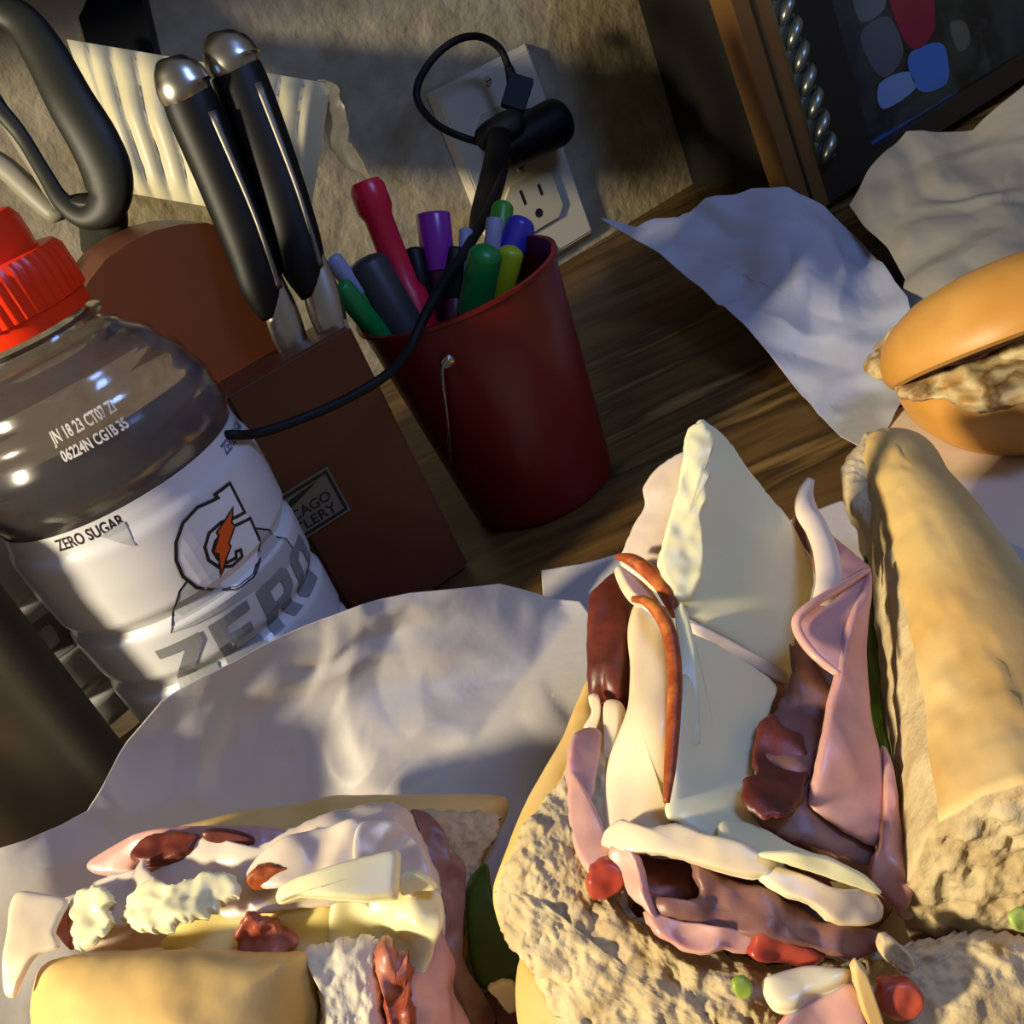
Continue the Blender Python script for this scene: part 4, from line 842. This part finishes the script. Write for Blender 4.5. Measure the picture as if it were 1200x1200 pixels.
loaf('bread_right', [((1222, 1042, 16.9), 2.6, 2.6), ((1176, 900, 19.0), 2.3, 2.3), ((1128, 775, 21.0), 1.85, 2.1), ((1088, 665, 23.2), 1.45, 1.8), ((1056, 595, 25.0), 1.2, 1.5), ((1042, 550, 26.2), 1.1, 1.2), ((1032, 532, 26.9), .5, .6)], ms, 'pale crusted right bread half with white crumb at its cut end')
leaf('crumb_flap', [(988, 545), (992, 528), (1006, 512), (1016, 496), (1030, 500), (1048, 530), (1052, 580), (1046, 630), (1034, 652), (1022, 640), (1010, 612), (996, 592), (990, 570)],
     [(988, 545, 25.2), (1016, 496, 26.3), (1050, 580, 24.3), (1034, 650, 23.6)], .9, [crumb_m], ms, rings=26, n=9, disp=(.12, 1.2, 1), edge=.45, rag=3, label='yellowish crumb edge at the far tip of the bread')
K_ = lambda name, o, d, t, m, **k: leaf(name, o, d, t, m, ms, **k)
# green in the gap beside the right bread
K_('pepper_slice', [(1014, 640), (1030, 650), (1034, 680), (1030, 760), (1036, 880), (1056, 930), (1070, 1000), (1060, 1040), (1036, 980), (1020, 860), (1012, 740)], [(1014, 640, 24.4), (1030, 760, 22.4), (1056, 930, 19.6), (1060, 1040, 18.4), (1012, 740, 22.8)], .3, [green_m], rings=12, wave=(.1, 1), label='dark green pepper strip in the gap by the right bread')
# core of the stack so that nothing gapes
K_('roast_beef', [(720, 850), (800, 760), (900, 720), (990, 740), (1040, 880), (1060, 1010), (1040, 1090), (940, 1120), (800, 1090), (720, 1030)], [(720, 850, 22.4), (900, 720, 23.4), (1040, 880, 21.2), (940, 1110, 18.9), (720, 1030, 19.9)], 1.0, [beefp_m], rings=12, wave=(.3, .9), label='inner beef of the stack')
# dark roast beef slab at the left of the stack
K_('roast_beef', [(722, 655), (700, 675), (688, 692), (684, 740), (684, 800), (690, 816), (704, 812), (712, 822), (728, 816), (740, 770), (746, 700), (738, 665)], [(722, 655, 23.2), (686, 700, 22.6), (686, 815, 21.4), (735, 815, 21.0), (742, 700, 22.4)], .9, [beef_m], rings=18, bulge=.12, rag=2, wave=(.1, 1), label='dark brown roast beef slab left of the turkey roll')
# pale turkey behind the cheese tip
K_('turkey_slice', [(806, 526), (786, 534), (764, 552), (752, 572), (754, 590), (740, 616), (730, 640), (726, 660), (745, 676), (780, 700), (806, 700), (814, 620), (812, 560)], [(806, 526, 23.6), (752, 572, 23.6), (726, 660, 22.9), (806, 700, 22), (812, 600, 22.8)], .22, [turkg_m], rings=18, rag=1.5, wave=(.08, .9), label='greyish pink turkey slice behind the cheese tip')
# tall white cheese slice with its bent tip
K_('cheese_slice', [(822, 490), (838, 498), (858, 516), (880, 548), (905, 580), (930, 608), (946, 640), (956, 662), (955, 690), (945, 720), (934, 752), (928, 790), (900, 776), (860, 750), (820, 728), (796, 706), (800, 640), (806, 560), (812, 510)],
   [(822, 490, 22.6), (858, 516, 22.7), (956, 662, 22.8), (928, 790, 21.3), (796, 706, 21.2), (830, 640, 21.9), (880, 650, 22.1), (850, 560, 22.3)], .22, [cheese_m], rings=26, n=6, rag=1.2, wave=(.05, .6), label='tall triangular white cheese slice with a bent tip')
K_('cheese_edge', [(806, 500), (822, 491), (834, 502), (838, 516), (828, 530), (836, 548), (828, 560), (830, 580), (822, 600), (826, 640), (822, 680), (806, 700), (790, 700), (772, 660), (776, 640), (786, 600), (796, 560), (802, 520)],
   [(806, 500, 22.4), (834, 502, 22.3), (826, 640, 21.4), (806, 700, 20.8), (774, 655, 21.3), (800, 560, 21.9)], .3, [cheese_m], rings=22, n=6, rag=3, wave=(.12, 1.6), label='rough broken edge running down the cheese tip')
# turkey roll with paprika rind
K_('turkey_roll', [(742, 700), (760, 700), (780, 706), (792, 740), (796, 800), (794, 860), (790, 920), (784, 960), (790, 985), (760, 992), (735, 985), (715, 990), (702, 984), (698, 950), (704, 900), (716, 860), (730, 820), (734, 770), (732, 730)],
   [(742, 700, 21.2), (792, 740, 20.7), (790, 920, 18.7), (760, 992, 18.0), (698, 975, 18.6), (716, 860, 19.9), (734, 770, 20.7), (760, 850, 19.3)], .8, [turk_m], rings=24, bulge=.22, wave=(.06, .7), centre=(752, 850), label='thick cream turkey roll')
K_('turkey_edge', [(706, 818), (724, 818), (728, 840), (720, 880), (712, 930), (706, 985), (694, 975), (694, 940), (704, 890), (708, 850)], [(706, 818, 20.9), (728, 840, 20.4), (706, 985, 18.7), (694, 950, 19.3)], .4, [turk_m], rings=14, bulge=.08, wave=(.05, 1), label='thin cream slice edge beside the roll')
K_('turkey_edge', [(690, 818), (702, 816), (704, 840), (696, 862), (684, 856), (694, 838)], [(690, 818, 21.2), (690, 856, 20.7)], .3, [turk_m], rings=8, rag=1)
rindp = [(742, 702, 21.0), (756, 704, 20.75), (770, 716, 20.5), (781, 734, 20.25), (788, 760, 19.95), (791, 800, 19.45), (789, 850, 18.85), (785, 900, 18.35), (781, 940, 18.0)]
tube('paprika_rind', [D(*p) for p in rindp], [.07, .1, .14, .15, .15, .14, .13, .11, .06], rind_m, ms, 10, 12, label='orange brown rind stripe on the turkey roll')
K_('turkey_fold', [(724, 660), (738, 668), (756, 682), (772, 700), (784, 722), (776, 720), (760, 706), (744, 696), (732, 680)], [(724, 660, 22.2), (784, 722, 20.9), (745, 690, 21.4)], .25, [turk_m], rings=10, bulge=.05, label='cream fold at the top of the roll')
tube('paprika_rind', [D(*p) for p in [(724, 652, 22.3), (740, 656, 22.0), (758, 668, 21.7), (774, 684, 21.3), (786, 706, 20.9), (790, 722, 20.6)]], [.07, .14, .17, .17, .15, .06], rind_m, ms, 10, 10, label='orange brown rind on the fold')
# lower cheese slice
K_('cheese_slice', [(798, 704), (806, 716), (812, 738), (840, 752), (880, 776), (912, 800), (905, 830), (890, 880), (884, 930), (892, 968), (900, 992), (880, 994), (830, 975), (800, 960), (784, 950), (788, 900), (796, 820), (800, 760)],
   [(798, 704, 20.7), (812, 738, 20.4), (912, 800, 20.4), (880, 930, 18.6), (1020, 1040, 17.6), (880, 996, 17.5), (784, 955, 17.9), (796, 820, 19.2), (850, 860, 19.3), (940, 1000, 17.7)], .2, [cheese_m], rings=30, n=6, rag=1.2, wave=(.05, .7), centre=(842, 876), label='lower white cheese slice along the middle of the stack')
K_('cheese_slice', [(850, 958), (888, 966), (930, 988), (985, 1010), (1020, 1030), (1024, 1046), (990, 1040), (940, 1018), (880, 998), (845, 978)], [(850, 960, 17.75), (930, 990, 17.65), (1024, 1040, 17.3), (880, 996, 17.3)], .2, [cheese_m], rings=16, rag=1.5, wave=(.06, .9), label='tongue of white cheese running to the lower right')
K_('cheese_edge', [(790, 712), (799, 702), (806, 716), (814, 750), (820, 800), (822, 870), (812, 880), (796, 890), (790, 880), (794, 820), (796, 760)], [(790, 712, 20.5), (806, 716, 20.4), (822, 870, 18.9), (790, 880, 18.7), (800, 790, 19.6)], .22, [cheese_m], rings=14, n=5, smooth=False, wave=(.03, 1), label='bright cheese strip beside the rind')
K_('grey_slice_edge', [(812, 728), (840, 740), (880, 762), (922, 786), (922, 802), (880, 782), (840, 760), (814, 744)], [(812, 728, 20.8), (922, 790, 20.9), (870, 770, 20.8)], .3, [turkg_m], rings=8, label='thin grey slice between the two cheeses')  # thin strip in the pale turkey colour between the cheese slices
# roast beef to the right of the cheese
K_('roast_beef', [(906, 830), (920, 812), (935, 770), (930, 750), (950, 765), (972, 800), (985, 850), (980, 900), (1000, 940), (1022, 980), (1028, 1010), (985, 1000), (940, 985), (900, 970), (880, 948), (872, 920), (884, 905), (886, 880), (898, 862), (896, 845)],
   [(906, 830, 19.9), (935, 760, 20.9), (985, 850, 19.7), (1020, 1000, 18.2), (900, 970, 17.9), (872, 920, 18.4), (940, 900, 18.7)], .25, [beefp_m], rings=26, n=7, rag=5, wave=(.18, 1.0), label='mauve brown roast beef slice right of the cheese')
K_('roast_beef', [(884, 862), (896, 840), (906, 832), (918, 850), (940, 862), (950, 890), (945, 925), (930, 950), (900, 955), (876, 940), (870, 915), (884, 905)], [(884, 862, 19.2), (940, 862, 19.2), (940, 930, 18.1), (876, 930, 18.0)], .2, [beef_m], rings=18, rag=5, wave=(.12, 1.2), label='dark edge of roast beef')
# turkey fat curl and ham at the upper right
tube('turkey_curl', [D(*p) for p in [(950, 562, 23.4), (944, 580, 23.2), (946, 600, 22.8), (958, 622, 22.3), (968, 648, 21.8), (972, 680, 21.3), (966, 706, 20.9), (956, 740, 20.6)]], [.1, .2, .27, .26, .28, .3, .26, .12], turkg_m, ms, 12, 8, label='pale turkey curl rising at the right', flat=(FWD, .6))
K_('turkey_slice', [(944, 575), (936, 590), (926, 612), (936, 632), (948, 655), (958, 690), (968, 660), (962, 620), (952, 596)], [(944, 575, 23.6), (926, 612, 23.7), (958, 690, 22)], .15, [beefp_m], rings=10, wave=(.1, 1), label='thin brown pink slice behind the curl')
K_('ham_slice', [(966, 620), (985, 632), (1004, 650), (1020, 664), (1018, 676), (1000, 680), (985, 690), (972, 700), (974, 668), (968, 640)], [(966, 620, 22.8), (1020, 668, 22.2), (972, 700, 21.4)], .14, [ham_m], rings=12, wave=(.08, 1), label='pink ham fold at the top right')
K_('ham_slice', [(1020, 664), (1000, 670), (980, 684), (955, 702), (934, 722), (934, 738), (944, 756), (962, 776), (984, 790), (996, 776), (1006, 740), (1018, 700)],
   [(1020, 664, 21.7), (934, 730, 20.4), (984, 790, 19.7), (1018, 700, 21), (975, 730, 20.5)], .16, [ham_m], rings=22, rag=.8, bulge=.06, wave=(.05, 1), label='shiny pink ham triangle folded over')
tube('ham_rim', [D(*p) for p in [(1018, 668, 21.5), (985, 688, 20.9), (955, 706, 20.4), (935, 724, 20.15), (936, 742, 20.0), (955, 768, 19.6), (984, 790, 19.4)]], [.06, .09, .09, .1, .1, .09, .05], hamd_m, ms, 8, 8, label='rounded pale rim of the ham triangle')
K_('ham_slice', [(1022, 668), (1022, 720), (1018, 780), (1024, 840), (1034, 880), (1040, 930), (1046, 980), (1030, 990), (1010, 980), (980, 962), (955, 945), (952, 930), (962, 880), (976, 820), (986, 770), (1000, 720), (1012, 690)],
   [(1022, 668, 21.5), (1020, 780, 20.3), (1046, 980, 18.3), (1010, 980, 18.0), (952, 935, 18.2), (976, 820, 19.3), (1000, 720, 20.4), (1000, 880, 18.8)], .2, [ham_m], rings=24, n=7, rag=1, bulge=.1, wave=(.08, .8), centre=(1000, 860), label='long pink ham slice hanging down the right')
K_('ham_slice', [(1034, 870), (1048, 900), (1056, 950), (1066, 1000), (1072, 1040), (1062, 1062), (1040, 1050), (1020, 1030), (1022, 1005), (1030, 990), (1036, 940)], [(1034, 870, 19.4), (1070, 1035, 17.5), (1025, 1015, 17.7), (1040, 950, 18.2)], .3, [ham_m], rings=20, bulge=.12, rag=1, wave=(.16, 1.3), label='folded ham edge low at the right')
K_('ham_slice', [(1044, 900), (1060, 930), (1074, 980), (1078, 1030), (1072, 1070), (1050, 1066), (1056, 1010), (1050, 950)], [(1044, 900, 19.4), (1078, 1030, 18), (1050, 1060, 17.8)], .25, [hamd_m], rings=14, wave=(.15, 1.2), label='second ham fold beside the gap')
# lower folds
K_('turkey_fold', [(700, 985), (720, 960), (760, 968), (790, 962), (830, 975), (872, 985), (900, 1000), (912, 1010), (905, 1024), (880, 1026), (840, 1018), (800, 1006), (760, 1000), (720, 998)],
   [(700, 985, 18.1), (760, 968, 17.7), (900, 1000, 17.2), (880, 1026, 17.0), (760, 1000, 17.5)], .35, [turk_m], rings=20, bulge=.04, rag=3, wave=(.08, 1.1), label='cream turkey fold across the bottom of the roll')
K_('cheese_fold', [(886, 1020), (900, 1010), (940, 1022), (980, 1040), (1020, 1042), (1040, 1062), (1038, 1080), (1010, 1086), (980, 1082), (950, 1060), (920, 1048), (896, 1034)],
   [(886, 1020, 17.1), (980, 1040, 16.9), (1040, 1070, 17), (980, 1082, 16.7)], .35, [turk_m], rings=20, bulge=.04, rag=2, wave=(.1, 1.2), label='thick cream fold low at the right')
K_('cheese_fold', [(890, 1004), (930, 998), (980, 1010), (1024, 1034), (1034, 1052), (1000, 1040), (960, 1026), (925, 1014)], [(890, 1004, 17.0), (1030, 1048, 16.8)], .2, [cheese_m], rings=12, rag=2, wave=(.08, 1.3), label='pale cheese lip over the cavity')
K_('browned_meat', [(920, 1012), (945, 1008), (975, 1024), (985, 1040), (960, 1042), (935, 1030)], [(920, 1012, 17.25), (980, 1040, 17.1)], .2, [beef_m], rings=8, rag=2, label='dark cavity meat')
K_('ham_slice', [(712, 990), (735, 992), (748, 1020), (756, 1050), (766, 1076), (750, 1062), (736, 1050), (724, 1026), (712, 1012)], [(712, 990, 17.9), (748, 1020, 17.4), (760, 1074, 17.1)], .22, [hamd_m], rings=14, rag=2, wave=(.12, 1.3), label='orange pink ham edge folded down at the left')
K_('roast_beef', [(744, 990), (780, 998), (812, 1006), (816, 1040), (820, 1056), (780, 1056), (754, 1046), (748, 1020)], [(744, 990, 18.3), (812, 1006, 18.2), (780, 1056, 17.7)], .3, [beef_m], rings=12, rag=2, wave=(.1, 1.5), label='very dark beef in the hollow fold')
K_('roast_beef', [(810, 1010), (850, 1022), (890, 1036), (930, 1054), (970, 1078), (1010, 1092), (1040, 1090), (1036, 1110), (1000, 1124), (950, 1112), (900, 1104), (850, 1090), (800, 1078), (760, 1070), (756, 1050), (790, 1054), (818, 1048)],
   [(810, 1010, 17.6), (930, 1054, 17.2), (1036, 1100, 17.1), (950, 1112, 16.8), (760, 1062, 17.3), (850, 1060, 17.1)], .4, [beefp_m], rings=24, n=7, bulge=.08, rag=3, wave=(.22, 1.3), label='mauve beef layers along the bottom')
K_('ham_slice', [(756, 1066), (800, 1078), (850, 1086), (880, 1092), (900, 1104), (880, 1116), (850, 1112), (820, 1120), (790, 1108), (765, 1090)], [(756, 1066, 17.1), (880, 1092, 16.8), (820, 1120, 16.7)], .3, [ham_m], rings=18, rag=3, wave=(.2, 1.4), label='torn ham below the beef')
K_('tomato_slice', [(688, 1030), (700, 1014), (716, 1010), (730, 1020), (734, 1036), (722, 1050), (706, 1058), (690, 1052)], [(688, 1030, 17.9), (730, 1030, 17.6)], .35, [tomato_m], rings=12, rag=3, wave=(.14, 1.6), label='red tomato piece at the left')
K_('tomato_slice', [(880, 1104), (892, 1088), (920, 1102), (955, 1116), (972, 1128), (950, 1138), (910, 1130), (880, 1122)], [(880, 1110, 16.75), (970, 1128, 16.7)], .4, [tomato_m], rings=12, rag=3, wave=(.14, 1.6), label='red tomato slice at the bottom centre')
K_('tomato_slice', [(1036, 1158), (1056, 1152), (1076, 1158), (1086, 1176), (1076, 1196), (1050, 1200), (1032, 1180)], [(1050, 1170, 16.3), (1080, 1190, 16.2)], .4, [tomato_m], rings=12, rag=3, wave=(.14, 1.6), label='red tomato piece at the lower right')
K_('onion_slice', [(892, 1150), (905, 1140), (940, 1128), (975, 1130), (1000, 1134), (985, 1150), (950, 1162), (930, 1178), (905, 1176)], [(892, 1155, 16.4), (990, 1135, 16.4), (920, 1176, 16.1)], .3, [onion_m], rings=12, bulge=.1, wave=(.08, 1), label='pale onion slice at the bottom')
K_('ham_slice', [(930, 1180), (960, 1160), (1000, 1150), (1012, 1170), (1016, 1230), (960, 1260), (900, 1230)], [(930, 1180, 16.2), (1010, 1160, 16.3), (960, 1250, 15.8)], .3, [hamd_m], rings=12, wave=(.15, 1.2), label='pink ham under the onion')
K_('crumb_shred', [(1000, 1136), (1012, 1132), (1024, 1160), (1036, 1196), (1046, 1230), (1030, 1230), (1014, 1190)], [(1000, 1136, 16.3), (1040, 1230, 15.8)], .25, [crustp_m], rings=8, rag=3)
K_('crumb_shred', [(1034, 1104), (1046, 1100), (1060, 1112), (1072, 1126), (1074, 1140), (1062, 1144), (1048, 1134), (1036, 1124)], [(1034, 1104, 16.7), (1074, 1140, 16.5)], .35, [crumb_m], rings=12, rag=3, disp=(.08, 1.6, 1))
K_('lettuce_piece', [(858, 1152), (872, 1146), (882, 1156), (878, 1170), (864, 1170)], [(865, 1156, 16.3)], .15, [lettuce_m], rings=6, rag=1, wave=(.1, 2))
K_('lettuce_piece', [(1184, 1076), (1200, 1066), (1215, 1075), (1210, 1092), (1192, 1092)], [(1200, 1080, 16.4)], .15, [lettuce_m], rings=6, rag=1, wave=(.1, 2))
# ham showing inside the left bread
K_('ham_slice', [(672, 860), (684, 850), (704, 852), (706, 880), (700, 920), (694, 945), (680, 930), (668, 900), (666, 880)], [(672, 860, 20.1), (704, 852, 20.3), (694, 945, 18.9), (668, 890, 19.4)], .3, [ham_m], rings=16, bulge=.08, rag=2, wave=(.1, 1.2), label='pink ham inside the left bread wall')
K_('ham_slice', [(668, 900), (684, 920), (700, 950), (716, 990), (720, 1020), (700, 1030), (676, 1000), (664, 950)], [(668, 900, 19.3), (716, 990, 18.2), (676, 1000, 18.2)], .3, [hamd_m], rings=12, wave=(.12, 1), label='pale pink ham against the crumb')
